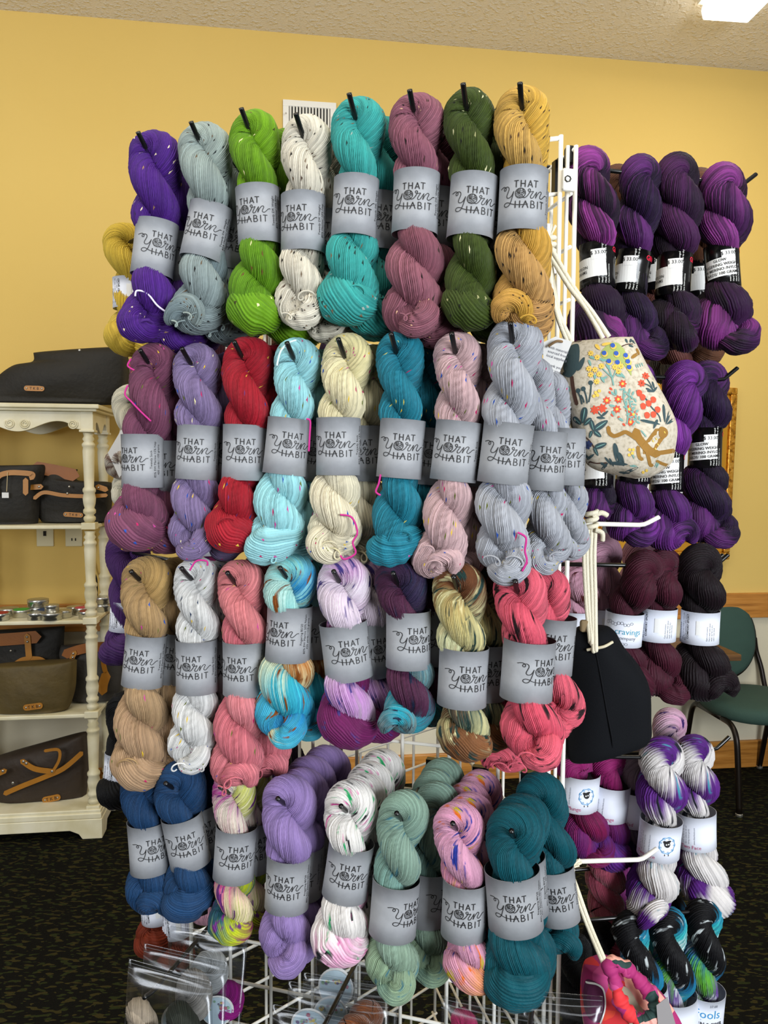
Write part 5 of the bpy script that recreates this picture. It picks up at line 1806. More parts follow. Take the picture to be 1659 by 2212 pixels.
v, f = cushion(0.235, 0.235, 0.075)
link('seat', fast_mesh('seat', v + np.array([0, -0.01, zs]), f), GREEN, chair)
v, f = cushion(0.165, 0.200, 0.055, 2.15)
Rb = np.array(Matrix.Rotation(math.radians(80), 3, 'X'))
vb = v @ Rb.T + np.array([0, 0.262, 0.70])
link('backrest', fast_mesh('backrest', vb, f), GREEN, chair)
m = MB()
a = np.linspace(0, 2 * math.pi, 49)[:-1]
ring = np.stack([0.172 * np.cos(a), 0.207 * np.sin(a), 0 * a - 0.012], 1) @ Rb.T + np.array([0, 0.262, 0.70])
m.tube(ring, 0.010, 8, closed=True)
br = m.obj('back_ring', BRONZE, chair, smooth=True)
for sx in (-1, 1):
    m = MB()
    m.tube(catmull([(sx * 0.170, 0.268, 0.69), (sx * 0.185, 0.272, 0.62), (sx * 0.20, 0.250, 0.54), (sx * 0.205, 0.225, 0.46), (sx * 0.205, 0.19, 0.40)], 6), 0.0125, 10)
    m.obj('back_upright', BRONZE, chair, smooth=True)
    for part, pts in (('leg', [(sx * 0.215, -0.10, 0.398), (sx * 0.215, -0.17, 0.392), (sx * 0.215, -0.215, 0.35), (sx * 0.215, -0.235, 0.25), (sx * 0.215, -0.26, 0.012)]),
                      ('leg', [(sx * 0.215, 0.10, 0.398), (sx * 0.215, 0.14, 0.392), (sx * 0.215, 0.175, 0.35), (sx * 0.215, 0.20, 0.25), (sx * 0.215, 0.255, 0.012)])):
        m = MB()
        m.tube(catmull(pts, 6), 0.0135, 10)
        lg = m.obj(part, BRONZE, chair, smooth=True)
        m = MB()
        m.lathe([(0.016, 0.001), (0.016, 0.010), (0.012, 0.014)], (pts[-1][0], pts[-1][1], 0.0), 12)
        m.obj('foot_glide', RIVET, lg)
    m = MB()
    m.tube([(sx * 0.215, -0.101, 0.398), (sx * 0.215, 0, 0.398), (sx * 0.215, 0.101, 0.398)], 0.0135, 10)
    m.obj('side_rail', BRONZE, chair, smooth=True)
m = MB()
for y in (-0.09, 0.10):
    m.tube([(-0.215, y, 0.392), (0, y, 0.392), (0.215, y, 0.392)], 0.010, 8)
m.obj('seat_brace', BRONZE, chair, smooth=True)

# wooden pedestal table, only a corner of it shows
tc = at_depth(1606, 1424, 3.45)
TZ = float(tc[2])
tb = empty('pedestal_table', (tc[0] - 0.60, tc[1] + 0.17, 0), 0.10, label='brown wooden table whose corner shows before the green chair', category='table')
TWD = NT('table_wood')
_g = TWD.noise(TWD.n('ShaderNodeMapping', {0: TWD.obj(), 'Scale': (1.5, 14.0, 14.0)}).outputs[0], 3.0, 4.0).outputs[0]
TWD.set(Base_Color=TWD.ramp(_g, [(0.3, '#4a321c'), (0.55, '#6d4c2a'), (0.75, '#805c36')]), Roughness=0.4)
MB().box((0, 0, TZ - 0.006), (1.2, 0.36, 0.03)).obj('table_top', TWD.m, tb, bevel=0.003)
m = MB()
m.lathe([(0.10, 0.03), (0.05, 0.06), (0.04, TZ * .5), (0.05, TZ - 0.06), (0.12, TZ - 0.022)], (-0.1, 0, 0), 20)
m.obj('pedestal', TWD.m, tb, smooth=True)
m = MB()
m.lathe([(0.22, 0.001), (0.22, 0.02), (0.10, 0.035)], (-0.1, 0, 0), 28)
m.obj('table_base', TWD.m, tb)

# ================================================================== drawstring bags on the white hooks
LINEN = NT('linen_cloth')
_n = LINEN.noise(LINEN.obj(), 220.0, 3.0).outputs[0]
LINEN.set(Base_Color=LINEN.ramp(_n, [(0.3, '#9d937f'), (0.5, '#b9af9c'), (0.7, '#c0b7a6')]), Roughness=0.85)
LINEN.bump(_n, 0.2, 0.002)
COTTON = flat('cotton_cord', '#e2dac2', 0.9, bump=(700, 0.5, 0.002))


def poly2d(pts, rings=3, n=5):
    p = catmull(np.array(pts, float), n, closed=True)
    c = p.mean(0)
    k = len(p)
    V = [c + (p - c) * (i + 1) / rings for i in range(rings)]
    F = [(i, (i + 1) % k, rings * k) for i in range(k)]
    for r in range(rings - 1):
        F += [(r * k + i, r * k + k + i, r * k + k + (i + 1) % k, r * k + (i + 1) % k) for i in range(k)]
    return np.concatenate(V + [c[None]]), F


def leaf2d(cx, cy, L, w, rot):
    a = np.linspace(0, 2 * math.pi, 17)[:-1]
    x, y = L / 2 * np.cos(a), w / 2 * np.sin(a) * (1 - 0.25 * np.cos(a))
    c, s = math.cos(rot), math.sin(rot)
    v = np.stack([cx + x * c - y * s, cy + x * s + y * c], 1)
    return np.concatenate([v, [[cx, cy]]]), [(i, (i + 1) % 16, 16) for i in range(16)]


def toc_at(p):
    d = EYE - p
    d[2] = 0
    return d / np.linalg.norm(d)


def cord(name, pts3, parent, r=0.0034, mat=None):
    m = MB()
    m.tube(catmull(np.array(pts3), 8), r, 8)
    return m.obj(name, mat or COTTON, parent, smooth=True)


# ---- floral bag
fp = at_depth(1330, 880, 1.06)
fn = toc_at(fp.copy())
rows = [((1236, 738), (1367, 727)), ((1222, 752), (1376, 744)), ((1211, 782), (1394, 780)), ((1209, 832), (1420, 828)), ((1221, 882), (1444, 872)), ((1238, 935), (1463, 920)),
        ((1256, 985), (1459, 970)), ((1280, 1012), (1452, 998)), ((1330, 1026), (1432, 1016)), ((1372, 1034), (1405, 1031))]
fpo = Pouch(rows, fp, fn, 0.042, nu=34, nv=44, seed=21, wr=0.007, ease=0.45)
fbag = link('drawstring_bag', fpo.mesh('drawstring_bag'), LINEN.m, None, label='cream linen drawstring bag with printed plants and an ochre big cat', category='bag')
Q = lambda pts: [(1180 + x / 5.53, 720 + y / 5.53) for x, y in pts]
S5 = 1 / 5.53
INKS = {k: flat('print_' + k, c, 0.85) for k, c in dict(forest='#2f4448', sage='#6d9a92', red='#c4472c', yellow='#d6b24c', bark='#45291d', ochre='#8a6322', blue='#2b4fa0', navy='#22305a', moss='#97a25a').items()}
DEC = {k: [] for k in INKS}
qp = lambda x, y: (1180 + x / 5.53, 720 + y / 5.53)


def leaf(col, x, y, L, w, rot):
    a, b = qp(x, y)
    DEC[col].append(leaf2d(a, b, L * S5, w * S5, rot))


def blob(col, pts):
    DEC[col].append(poly2d(Q(pts)))


def line(col, pts, w):
    DEC[col].append(stroke2d(catmull(np.array(Q(pts)), 5), w * S5))


def dot(col, x, y, r):
    a, b = qp(x, y)
    DEC[col].append(disc2d(a, b, r * S5, n=12))


def flower(x, y, r, c1='red', c2='yellow'):
    for k in range(7):
        t = k * 2 * math.pi / 7
        leaf(c1, x + r * .6 * math.cos(t), y + r * .6 * math.sin(t), r * .9, r * .55, t)
    dot(c2, x, y, r * .36)


blob('forest', [(300, 165), (385, 150), (408, 250), (398, 400), (365, 490), (300, 553), (225, 528), (172, 470), (205, 330), (255, 230)])
leaf('forest', 425, 400, 180, 60, -1.1)
line('bark', [(318, 550), (330, 650), (352, 770), (378, 868)], 44)
for (x0, y0, x1, y1) in ((395, 730, 440, 870), (430, 770, 462, 850), (470, 720, 500, 860), (545, 650, 520, 845)):
    line('forest', [(x0, y0), ((x0 + x1) / 2 + 6, (y0 + y1) / 2), (x1, y1)], 17)
for x, y in ((395, 715), (455, 695), (540, 625)):
    dot('forest', x, y, 28)
for x, y in ((235, 710), (262, 700), (290, 690)):
    leaf('sage', x, y, 70, 14, 1.35)
for x, y in ((540, 275), (615, 325), (665, 430), (590, 470), (520, 460), (640, 525), (540, 530), (610, 610), (820, 440), (890, 430), (860, 490)):
    flower(x, y, 36, 'yellow', 'ochre')
line('sage', [(805, 650), (785, 560), (760, 480), (745, 400)], 16)
line('sage', [(785, 560), (720, 500), (660, 440)], 13)
line('sage', [(790, 570), (820, 510), (840, 450)], 13)
for x, y, r in ((560, 330, .4), (530, 390, 1.2), (660, 350, .2), (740, 440, 1.0), (590, 560, 1.3), (680, 590, 1.0), (910, 540, .8), (700, 570, -.5), (870, 540, .3), (700, 360, -.1)):
    leaf('sage', x, y, 80, 26, r)
blob('moss', [(650, 290), (730, 180), (840, 150), (920, 220), (960, 300), (1000, 370), (1010, 540), (960, 440), (850, 370), (720, 370)])
for x, y in ((795, 185), (695, 275), (835, 280), (945, 300), (750, 370), (850, 385), (970, 372), (985, 440)):
    dot('yellow', x + 8, y + 12, 36)
    dot('blue', x, y, 28)
leaf('yellow', 620, 200, 90, 40, .9)
leaf('yellow', 720, 165, 110, 36, -.2)
line('bark', [(320, 110), (400, 115), (450, 90)], 14)
line('bark', [(900, 195), (960, 165), (1030, 150)], 12)
for x, y, r in ((955, 120, 1.2), (1005, 110, 1.9), (1010, 180, .3), (1040, 120, .8)):
    leaf('forest', x, y, 60, 28, r)
leaf('ochre', 1060, 290, 130, 40, -.7)
leaf('ochre', 1090, 240, 90, 34, 1.2)
for x in (1070, 1090, 1115, 1140):
    leaf('sage', x, 425 - (x - 1070) * .4, 48, 12, 1.2)
flower(1180, 535, 44, 'red', 'bark')
flower(1130, 625, 44, 'red', 'bark')
line('forest', [(1190, 560), (1240, 640), (1265, 700)], 14)
line('forest', [(1160, 630), (1220, 650), (1260, 700)], 14)
for x, y, r in ((1220, 700, .4), (1290, 690, -.9), (1270, 640, 1.3), (1240, 715, 0)):
    leaf('forest', x, y, 90, 26, r)
line('forest', [(1070, 715), (1130, 770), (1190, 820), (1240, 900), (1330, 1000), (1350, 1070)], 15)
for x, y in ((1100, 740), (1140, 790), (1145, 895), (1210, 860), (1265, 815), (1190, 1000), (1265, 990), (1315, 930)):
    blob('red', [(x - 30, y - 20), (x + 5, y - 38), (x + 36, y - 10), (x + 20, y + 34), (x - 18, y + 32)])
for x, y, L, r in ((1395, 970, 220, 1.5), (1445, 1010, 190, 1.9), (1480, 1060, 130, 2.5), (1230, 1080, 240, .2), (1290, 1100, 120, 2.0)):
    leaf('forest', x, y, L, 34, r)
line('sage', [(930, 690), (920, 800), (950, 900), (970, 1010), (960, 1100)], 14)
line('sage', [(980, 720), (990, 850), (1030, 960), (1070, 1060)], 13)
for i in range(26):
    x = 900 + 140 * ((i * .618) % 1)
    leaf('sage', x + i * 3, 700 + i * 16, 54, 20, (i * 1.7) % 3.1)
for x, y in ((910, 635), (860, 815), (728, 830), (845, 930), (985, 930), (1035, 990), (1000, 1080)):
    flower(x, y, 46)
for x, y in ((775, 695), (765, 740), (790, 1000), (870, 1030), (925, 1110)):
    leaf('red', x, y, 44, 24, .8)
for x, y, r in ((800, 750, .6), (830, 730, 1.4), (790, 890, .2), (800, 980, 1.2), (890, 1050, .6)):
    leaf('sage', x, y, 70, 26, r)
for x, y in ((600, 740), (640, 720), (580, 780), (620, 770)):
    dot('yellow', x, y, 20)
flower(590, 940, 52, 'red', 'red')
flower(675, 920, 52, 'red', 'red')
line('forest', [(620, 960), (665, 1010), (680, 1030)], 14)
for x, y, r in ((660, 1030, .1), (705, 980, -.7)):
    leaf('forest', x, y, 100, 30, r)
for x, y, L, w, r in ((460, 1000, 190, 78, 1.75), (380, 1060, 130, 60, .75), (505, 1075, 120, 56, 2.4), (660, 1115, 190, 76, -.6), (560, 1120, 140, 56, 1.3), (620, 1215, 110, 56, .7), (540, 1220, 90, 40, 1.9), (655, 1350, 150, 66, -.35), (600, 1420, 110, 40, 1.1)):
    leaf('forest', x, y, L, w, r)
    leaf('sage', x, y, L * .8, w * .16, r)
line('bark', [(430, 1170), (470, 1240), (540, 1310), (590, 1400)], 15)
for i in range(14):
    dot('navy', 500 + 46 * math.cos(i * 2.4) * (i / 14) ** .5, 1340 + 46 * math.sin(i * 2.4) * (i / 14) ** .5, 15)
leaf('yellow', 380, 1405, 110, 46, 1.0)
for x, y, L, r in ((340, 1290, 110, .5), (320, 1240, 90, 1.3), (370, 1280, 80, -.5), (480, 1470, 120, .6), (535, 1480, 110, -.6), (430, 1520, 120, .9), (700, 1590, 110, -.8), (690, 1570, 90, .5), (270, 870, 100, 1.3), (290, 910, 70, .8)):
    leaf('forest', x, y, L, 32, r)
line('bark', [(490, 1600), (520, 1540), (600, 1555), (720, 1550)], 15)
for x, y, L, w, r in ((835, 1440, 240, 60, 1.4), (890, 1510, 170, 60, 1.2), (740, 1530, 120, 24, .9), (780, 1545, 110, 24, 1.1), (870, 1560, 200, 40, .1), (1000, 1640, 200, 34, -.4), (930, 1665, 130, 26, .1)):
    leaf('forest', x, y, L, w, r)
for x, y in ((990, 1400), (1020, 1440), (985, 1460), (1030, 1400), (1150, 1660), (1190, 1640)):
    dot('yellow', x, y, 18)
for x, y, r in ((1140, 1200, .9), (1165, 1230, .9), (1300, 1570, 2.0), (1320, 1580, 2.0), (1020, 1590, .3), (1050, 1585, .3), (1030, 1475, 1.2)):
    leaf('sage', x, y, 66, 14, r)
line('ochre', [(745, 1140), (755, 1200), (810, 1240), (880, 1220), (940, 1195), (1000, 1225), (1060, 1270)], 46)
line('ochre', [(1062, 1185), (1090, 1260), (1150, 1340), (1220, 1410), (1310, 1450)], 92)
line('ochre', [(1190, 1400), (1250, 1330), (1310, 1250), (1350, 1200)], 150)
blob('ochre', [(1330, 1180), (1350, 1130), (1420, 1150), (1440, 1210), (1400, 1260), (1340, 1250)])
line('ochre', [(1085, 1370), (1090, 1440), (1105, 1490), (1135, 1510)], 42)
line('ochre', [(1190, 1430), (1215, 1520), (1230, 1570), (1255, 1580)], 42)
line('ochre', [(1300, 1440), (1400, 1425), (1520, 1405)], 52)
line('ochre', [(1310, 1530), (1380, 1560), (1450, 1580)], 36)
for x, y in ((1300, 1275), (1260, 1300), (1320, 1340), (1290, 1390), (1400, 1195)):
    leaf('yellow', x, y, 30, 14, 1.0)
offs = dict(forest=.0006, sage=.0009, red=.0008, yellow=.0010, bark=.0005, ochre=.0007, blue=.0012, navy=.0010, moss=.0004)
for k, items in DEC.items():
    if items:
        d = fpo.decal('print_' + k, join2d(items), INKS[k], fbag, offs[k])
        d['kind'] = 'stuff'
top1, top2 = fpo.locate([(1218, 742)])[0], fpo.locate([(1303, 735)])[0]
kn = on_plane(1186, 548, fp, fn)
cord('drawstring', [kn, on_plane(1192, 620, fp, fn) + fn * .01, on_plane(1207, 690, fp, fn) + fn * .02, top1], fbag)
cord('drawstring', [kn, on_plane(1200, 640, fp, fn), on_plane(1212, 690, fp, fn) + fn * .018, top1 + np.array([.006, 0, 0])], fbag)
cord('drawstring', [kn, on_plane(1228, 620, fp, fn) + fn * .012, on_plane(1268, 675, fp, fn) + fn * .02, top2], fbag)
cord('drawstring', [kn + np.array([0, 0, .012]), on_plane(1240, 625, fp, fn) + fn * .012, on_plane(1280, 680, fp, fn) + fn * .02, top2 + np.array([.008, 0, .002])], fbag)
m = MB()
a = np.linspace(0, 5 * math.pi, 60)
m.tube(np.stack([kn[0] + 0.007 * np.cos(a), kn[1] + 0.006 * np.sin(a), kn[2] + 0.004 + 0.0014 * a], 1), 0.0036, 8)
for i in range(9):
    b = i * .7
    m.tube([kn + np.array([0, 0, .022]), kn + np.array([.005 * math.cos(b), .004 * math.sin(b), .03]), kn + np.array([.009 * math.cos(b), .006 * math.sin(b), .038])], 0.0012, 5)
m.obj('cord_knot', COTTON, fbag, smooth=True)
hk = on_plane(1183, 552, fp, fn)
hook(np.array([hk[0], hk[1], hk[2] - 0.004]), -NN, float(np.dot(hk - FR, NN)), 'white hook holding the knotted cords of the floral bag', WHITE_METAL, up=0.045, out=0.006, r=0.0036, group='white hooks of the rack')
# its paper tag
tg = [(1200, 727), (1236, 738), (1198, 832), (1176, 822), (1172, 740)]
tn = fn
m = MB()
P = [on_plane(x, y, fp + fn * .03, fn) for x, y in tg]
k = len(P)
m.add([p for p in P] + [p - fn * .0008 for p in P], [tuple(range(k))[::-1], tuple(range(k, 2 * k))] + [(i, (i + 1) % k, k + (i + 1) % k, k + i) for i in range(k)])
tag_o = m.obj('paper_tag', STK, fbag)
vs, fs = [], []
its = []
for i, s in enumerate(('with materials', 'sourced from', 'local suppliers', '', 'thank you', 'enjoy your', 'new bag')):
    if s:
        v, f = text2d(s, 8)
        its.append((np.stack([1206 - i * 2.2 + v[:, 0] * .95 + v[:, 1] * .3, 758 + i * 9 - v[:, 1] + v[:, 0] * .3], 1), f))
v, f = join2d(its)
link('printed_lettering', fast_mesh('printed_lettering', np.array([on_plane(x, y, fp + fn * .0304, fn) for x, y in v]), f, smooth=False), GREYINK, tag_o)
cord('twine', [on_plane(1185, 748, fp + fn * .034, fn), on_plane(1200, 738, fp + fn * .036, fn), on_plane(1210, 737, fp + fn * .033, fn), on_plane(1222, 742, fp + fn * .02, fn)], fbag, 0.0018, flat('twine', '#7a6040', .9))

# ---- black pouch
hp = on_plane(1276, 1134, R0, RB)
bn = toc_at(hp.copy())
bp = hp.copy()
rows = [((1250, 1353), (1312, 1352)), ((1234, 1366), (1330, 1366)), ((1225, 1392), (1348, 1398)), ((1222, 1440), (1382, 1440)), ((1221, 1500), (1404, 1490)), ((1220, 1560), (1407, 1556)), ((1219, 1612), (1405, 1600)), ((1228, 1638), (1370, 1616)), ((1244, 1647), (1300, 1632))]
bpo = Pouch(rows, bp, bn, 0.040, nu=30, nv=40, seed=33, wr=0.007, ease=.4)
CLOTH = flat('black_cotton', '#05070c', 0.85, bump=(900, 0.4, 0.0015), spec=0.2)
bbag = link('drawstring_pouch', bpo.mesh('drawstring_pouch'), CLOTH, None, label='plain black cotton drawstring pouch hanging by white cords', category='bag')
seam = bpo.locate([(1287, 1395), (1298, 1450), (1310, 1520), (1322, 1590), (1316, 1628)], .0006)
cord('side_seam', seam, bbag, .0011, CLOTH)
rim = bpo.locate([(1268, 1392), (1285, 1388), (1305, 1384), (1322, 1378)], .003)
cord('hem', rim, bbag, .0022, flat('hem_thread', '#c9c0a4', .8))
for (x0, x1, xe, ye) in ((1262, 1266, 1275, 1372), (1268, 1271, 1279, 1376), (1276, 1279, 1282, 1388), (1284, 1286, 1287, 1386)):
    q = bpo.locate([(xe, ye)])[0]
    cord('drawstring', [on_plane(x0 + 3, 1134, bp + bn * .006, bn), on_plane(x0, 1200, bp + bn * .008, bn), on_plane(x1, 1290, bp + bn * .012, bn), on_plane((x1 + xe) / 2, 1345, bp + bn * .02, bn), q + bn * .004, q - ZV * .004], bbag, .0033)
m = MB()
kc = on_plane(1278, 1130, bp + bn * .006, bn)
a = np.linspace(0, 6 * math.pi, 70)
m.tube(np.stack([kc[0] + 0.0075 * np.cos(a), kc[1] + 0.0075 * np.sin(a), kc[2] - 0.012 + 0.0016 * a], 1), 0.0036, 8)
m.tube(catmull([kc + np.array([0, -.004, .01]), kc + np.array([.012, -.006, .016]), kc + np.array([.022, -.004, .012])], 5), 0.004, 8)
m.tube(catmull([kc + np.array([.004, -.006, -.01]), kc + np.array([.014, -.008, -.014]), kc + np.array([.016, -.004, -.026])], 5), 0.0036, 8)
m.obj('cord_knot', COTTON, bbag, smooth=True)
MB().box(on_plane(1262, 1352, bp + bn * .02, bn), (0.012, 0.01, 0.018)).obj('twine_bow', flat('twine_dark', '#7d6a4c', .9), bbag, bevel=.003)

# ---- pink patterned bag, its mouth open
pp = at_depth(1350, 2140, 1.06)
pn = toc_at(pp.copy())
rows = [((1262, 2076), (1300, 2082)), ((1258, 2090), (1330, 2086)), ((1254, 2120), (1372, 2104)), ((1254, 2170), (1430, 2150)), ((1262, 2220), (1470, 2205)), ((1272, 2280), (1490, 2270)), ((1290, 2340), (1480, 2330))]
PK = NT('pink_print_cloth')
_o = PK.obj()
_v = PK.n('ShaderNodeTexVoronoi', {'Vector': PK.n('ShaderNodeVectorMath', {0: _o, 1: PK.n('ShaderNodeVectorMath', {0: PK.noise(_o, 30.0, 2.0).outputs[1], 1: (0.02, 0.02, 0.02)}, operation='MULTIPLY').outputs[0]}, operation='ADD').outputs[0], 'Scale': 34.0})
_cell = PK.n('ShaderNodeSeparateXYZ', {0: _v.outputs['Color']}).outputs[0]
PK.set(Base_Color=PK.ramp(_cell, [(0.0, '#9a1f62'), (0.2, '#e2a08e'), (0.38, '#cc2a30'), (0.52, '#163330'), (0.64, '#dd9a90'), (0.78, '#b23a78'), (0.9, '#d9442e')], 'CONSTANT'), Roughness=0.8)
ppo = Pouch(rows, pp, pn, 0.035, nu=26, nv=30, seed=41, wr=0.008)
pbag = link('drawstring_bag', ppo.mesh('drawstring_bag'), PK.m, None, label='pink red and green patterned bag with scrunched open mouth', category='bag')
MAG = flat('magenta_cloth', '#531040', .8, var=.2)
ppo.decal('magenta_panel', poly2d([(1268, 2096), (1290, 2094), (1306, 2106), (1308, 2140), (1300, 2168), (1272, 2160), (1262, 2130)]), MAG, pbag, .003)
c = np.array([(1268, 2098), (1290, 2095), (1306, 2106), (1310, 2136), (1300, 2168)])
ppo.decal('white_piping', stroke2d(catmull(c, 6), 3), STK, pbag, .005)
ppo.decal('cream_lining', poly2d([(1332, 2102), (1358, 2110), (1380, 2138), (1400, 2158), (1412, 2188), (1392, 2190), (1366, 2178), (1348, 2150), (1334, 2124)]), flat('lining', '#a79c86', .85), pbag, .004)
rimpts = [(1318, 2084), (1326, 2112), (1334, 2145), (1345, 2172), (1366, 2196), (1384, 2206), (1404, 2200), (1415, 2180), (1408, 2152), (1390, 2130), (1370, 2106), (1345, 2088)]
cc = catmull(np.array(rimpts, float), 10, closed=True)
P3 = np.array([on_plane(x, y, pp + pn * (.052 + .012 * math.sin(i * .05)), pn) for i, (x, y) in enumerate(cc)])
_q = np.arange(len(cc))
rr = .0095 + .0016 * np.sin(_q * .55) + .0012 * np.sin(_q * .23 + 1) + .0007 * np.sin(_q * 1.3)
m = MB()
m.tube(P3, rr, 12, closed=True)
m.obj('scrunched_rim', PK.m, pbag, smooth=True)
m = MB()
P = [on_plane(x, y, pp + pn * .06, pn) for x, y in ((1418, 2172), (1442, 2154), (1462, 2222), (1470, 2290), (1428, 2300))]
k = len(P)
m.add(P + [p - pn * .001 for p in P], [tuple(range(k))[::-1], tuple(range(k, 2 * k))] + [(i, (i + 1) % k, k + (i + 1) % k, k + i) for i in range(k)])
m.obj('paper_tag', flat('grey_tag', '#8e8b8c', .6), pbag)
hq = on_plane(1232, 1872, R0, RB)
for dx in (-3, 3):
    cord('drawstring', [hq + pn * .01, on_plane(1240 + dx, 1910, pp, pn), on_plane(1272 + dx, 2000, pp + pn * .02, pn), on_plane(1308 + dx, 2084, pp + pn * .055, pn), on_plane(1318 + dx, 2096, pp + pn * .05, pn)], pbag, .0034)
m = MB()
for i in range(11):
    b = i * .6
    m.tube([hq + pn * .012, hq + pn * .012 + np.array([.006 * math.cos(b), 0, .006 + .002 * math.sin(b)]), hq + pn * .012 + np.array([.012 * math.cos(b) + .006, .004 * math.sin(b), .014 + .006 * math.sin(b)])], .0014, 5)
m.lathe([(.004, -.012), (.008, -.006), (.008, .002), (.004, .006)], hq + pn * .012, 10)
m.obj('cord_knot', COTTON, pbag, smooth=True)

# ================================================================== clear zip bags with small balls of yarn
PLA = NT('clear_plastic')
_t = PLA.t
_out = _t.nodes['Material Output']
_tr = PLA.n('ShaderNodeBsdfTransparent', {'Color': (0.93, 0.94, 0.95, 1)})
_gl = PLA.n('ShaderNodeBsdfGlossy', {'Color': (0.9, 0.92, 0.95, 1), 'Roughness': 0.2})
_fr = PLA.n('ShaderNodeLayerWeight', {'Blend': 0.35})
_mx = PLA.n('ShaderNodeMixShader', {0: PLA.math('ADD', PLA.math('MULTIPLY', _fr.outputs[1], 0.26), 0.03)})
_t.links.new(_tr.outputs[0], _mx.inputs[1])
_t.links.new(_gl.outputs[0], _mx.inputs[2])
_t.links.new(_mx.outputs[0], _out.inputs[0])
PLA = PLA.m
ZIP = NT('zip_strip_plastic')
_tr = ZIP.n('ShaderNodeBsdfTransparent', {'Color': (0.9, 0.92, 0.94, 1)})
_df = ZIP.n('ShaderNodeBsdfPrincipled', {'Base Color': (0.75, 0.78, 0.82, 1), 'Roughness': 0.25})
_mx = ZIP.n('ShaderNodeMixShader', {0: 0.11})
ZIP.t.links.new(_tr.outputs[0], _mx.inputs[1])
ZIP.t.links.new(_df.outputs[0], _mx.inputs[2])
ZIP.t.links.new(_mx.outputs[0], ZIP.t.nodes['Material Output'].inputs[0])
ZIP = ZIP.m
SKY_ = flat('sticker_blue', '#b9ced9', .5, var=.12)
DOTS = {k: flat('sticker_' + k, c, .5) for k, c in dict(plum='#6f6488', rose='#ad5a74', leaf='#82a68a', gold='#cdb768').items()}


def ball_mesh(seed, R, sq=0.85, ns=30):
    rng = np.random.default_rng(seed)
    a = np.linspace(0, 2 * math.pi, 61)
    P = np.stack([R * .42 * np.cos(a), 0 * a, R * .42 * np.sin(a)], 1)
    V, q, uv = sweep_strands(P, np.full(61, R * .58), ns, np.linspace(0, 7.0, 61), rng, ridge=.0011)
    V[:, 1] *= sq
    return fast_mesh('yarn_ball', V, q, uv)


YB = {'oat': yarn_mat('yarn_oat', '#b5a692', None, seed=71, ns=44), 'moss': yarn_mat('yarn_dark_moss', '#2c312a', None, seed=72, ns=44), 'fog': yarn_mat('yarn_fog', '#a29d96', None, seed=73, ns=44),
      'ash': yarn_mat('yarn_ash', '#b4b6b4', None, seed=74, ns=44), 'fuchsia': yarn_mat('yarn_fuchsia', '#a2188a', None, seed=75, ns=44), 'ginger': yarn_mat('yarn_ginger', '#7d4218', None, seed=76, ns=44, sheen=.8), 'pinkb': yarn_mat('yarn_hot_pink', '#c83a70', None, seed=77, ns=44)}


def zip_bag(off, tl, tr, bl, br, hdr, label, stickers, balls, seed):
    """corner pixels on the plane at distance off before the grid; hdr: header height in pixels"""
    p0 = FR + NN * off
    L = lambda a, b, t: (a[0] + (b[0] - a[0]) * t, a[1] + (b[1] - a[1]) * t)
    H = abs(bl[1] - tl[1])
    rows = [(L(tl, bl, t), L(tr, br, t)) for t in (0, hdr / H * .5, hdr / H, hdr / H + .12, .5, .8, 1)]
    po = Pouch(rows, p0, NN, 0.016, nu=22, nv=34, seed=seed, wr=0.004, ease=.35, prof=[0.06, 0.1, 0.5, .9, 1, 1, 1, 1, 1])
    o = link('zip_bag', po.mesh('zip_bag'), PLA, None, label=label, category='plastic bag', group='clear zip bags on the lowest hooks')
    for k in range(3):
        y = hdr * (.25 + .33 * k)
        a, b = L(tl, bl, y / H), L(tr, br, y / H)
        vf = stroke2d([L(a, b, t) for t in np.linspace(.01, .99, 9)], 1.6 if k < 2 else 2.6)
        po.decal('zip_strip', vf, ZIP, o, .0008)
    for (cx, cy, r) in stickers:
        po.decal('round_sticker', disc2d(cx, cy, r, r * 1.02, 30), STK, o, .0022)
        st = po.decal('sticker_art', disc2d(cx, cy, r * .9, r * .92, 26), SKY_, o, .0030)
        rng = np.random.default_rng(seed * 7 + int(cx))
        for nm, cl in DOTS.items():
            it = []
            for k in range(4):
                an, rd = rng.uniform(-2.9, -0.2), rng.uniform(.35, .75) * r
                it.append(disc2d(cx + rd * math.cos(an), cy + rd * math.sin(an), r * rng.uniform(.05, .11), n=9))
            po.decal('sticker_motif', join2d(it), cl, o, .0038)['kind'] = 'stuff'
    for (cx, cy, r, key, lb) in balls:
        c = on_plane(cx, cy, p0 - NN * 0.004, NN)
        R_ = r * c[1] / FPX
        b = link('yarn_ball', ball_mesh(seed * 3 + int(cx), R_), YB[key], None, c, label=lb, category='yarn ball', group='small balls of yarn in clear bags')
        b.rotation_euler = (0.5, 0.4 + seed, T2)
    return o


zip_bag(.19, (278, 2070), (458, 2120), (262, 2330), (462, 2360), 30, 'clear zip bag nearest on the lowest hook beside the carpet', [(338, 2240, 46)], [(306, 2200, 46, 'oat', 'oatmeal yarn ball in the nearest zip bag beside the carpet'), (396, 2212, 50, 'moss', 'dark moss yarn ball in the nearest zip bag')], 51)
zip_bag(.13, (311, 2037), (492, 2078), (300, 2290), (480, 2330), 28, 'clear zip bag second on the lowest hook beside the carpet', [(400, 2192, 40)], [(418, 2150, 52, 'fog', 'fog grey yarn ball behind the dark moss one')], 52)
zip_bag(.07, (363, 1996), (536, 2024), (366, 2240), (516, 2260), 24, 'clear zip bag furthest back on the hook beside the carpet', [(478, 2170, 34)], [(452, 2100, 44, 'ash', 'pale ash yarn ball in the rear zip bag'), (492, 2160, 38, 'fuchsia', 'fuchsia pink yarn ball in the rear zip bag')], 53)
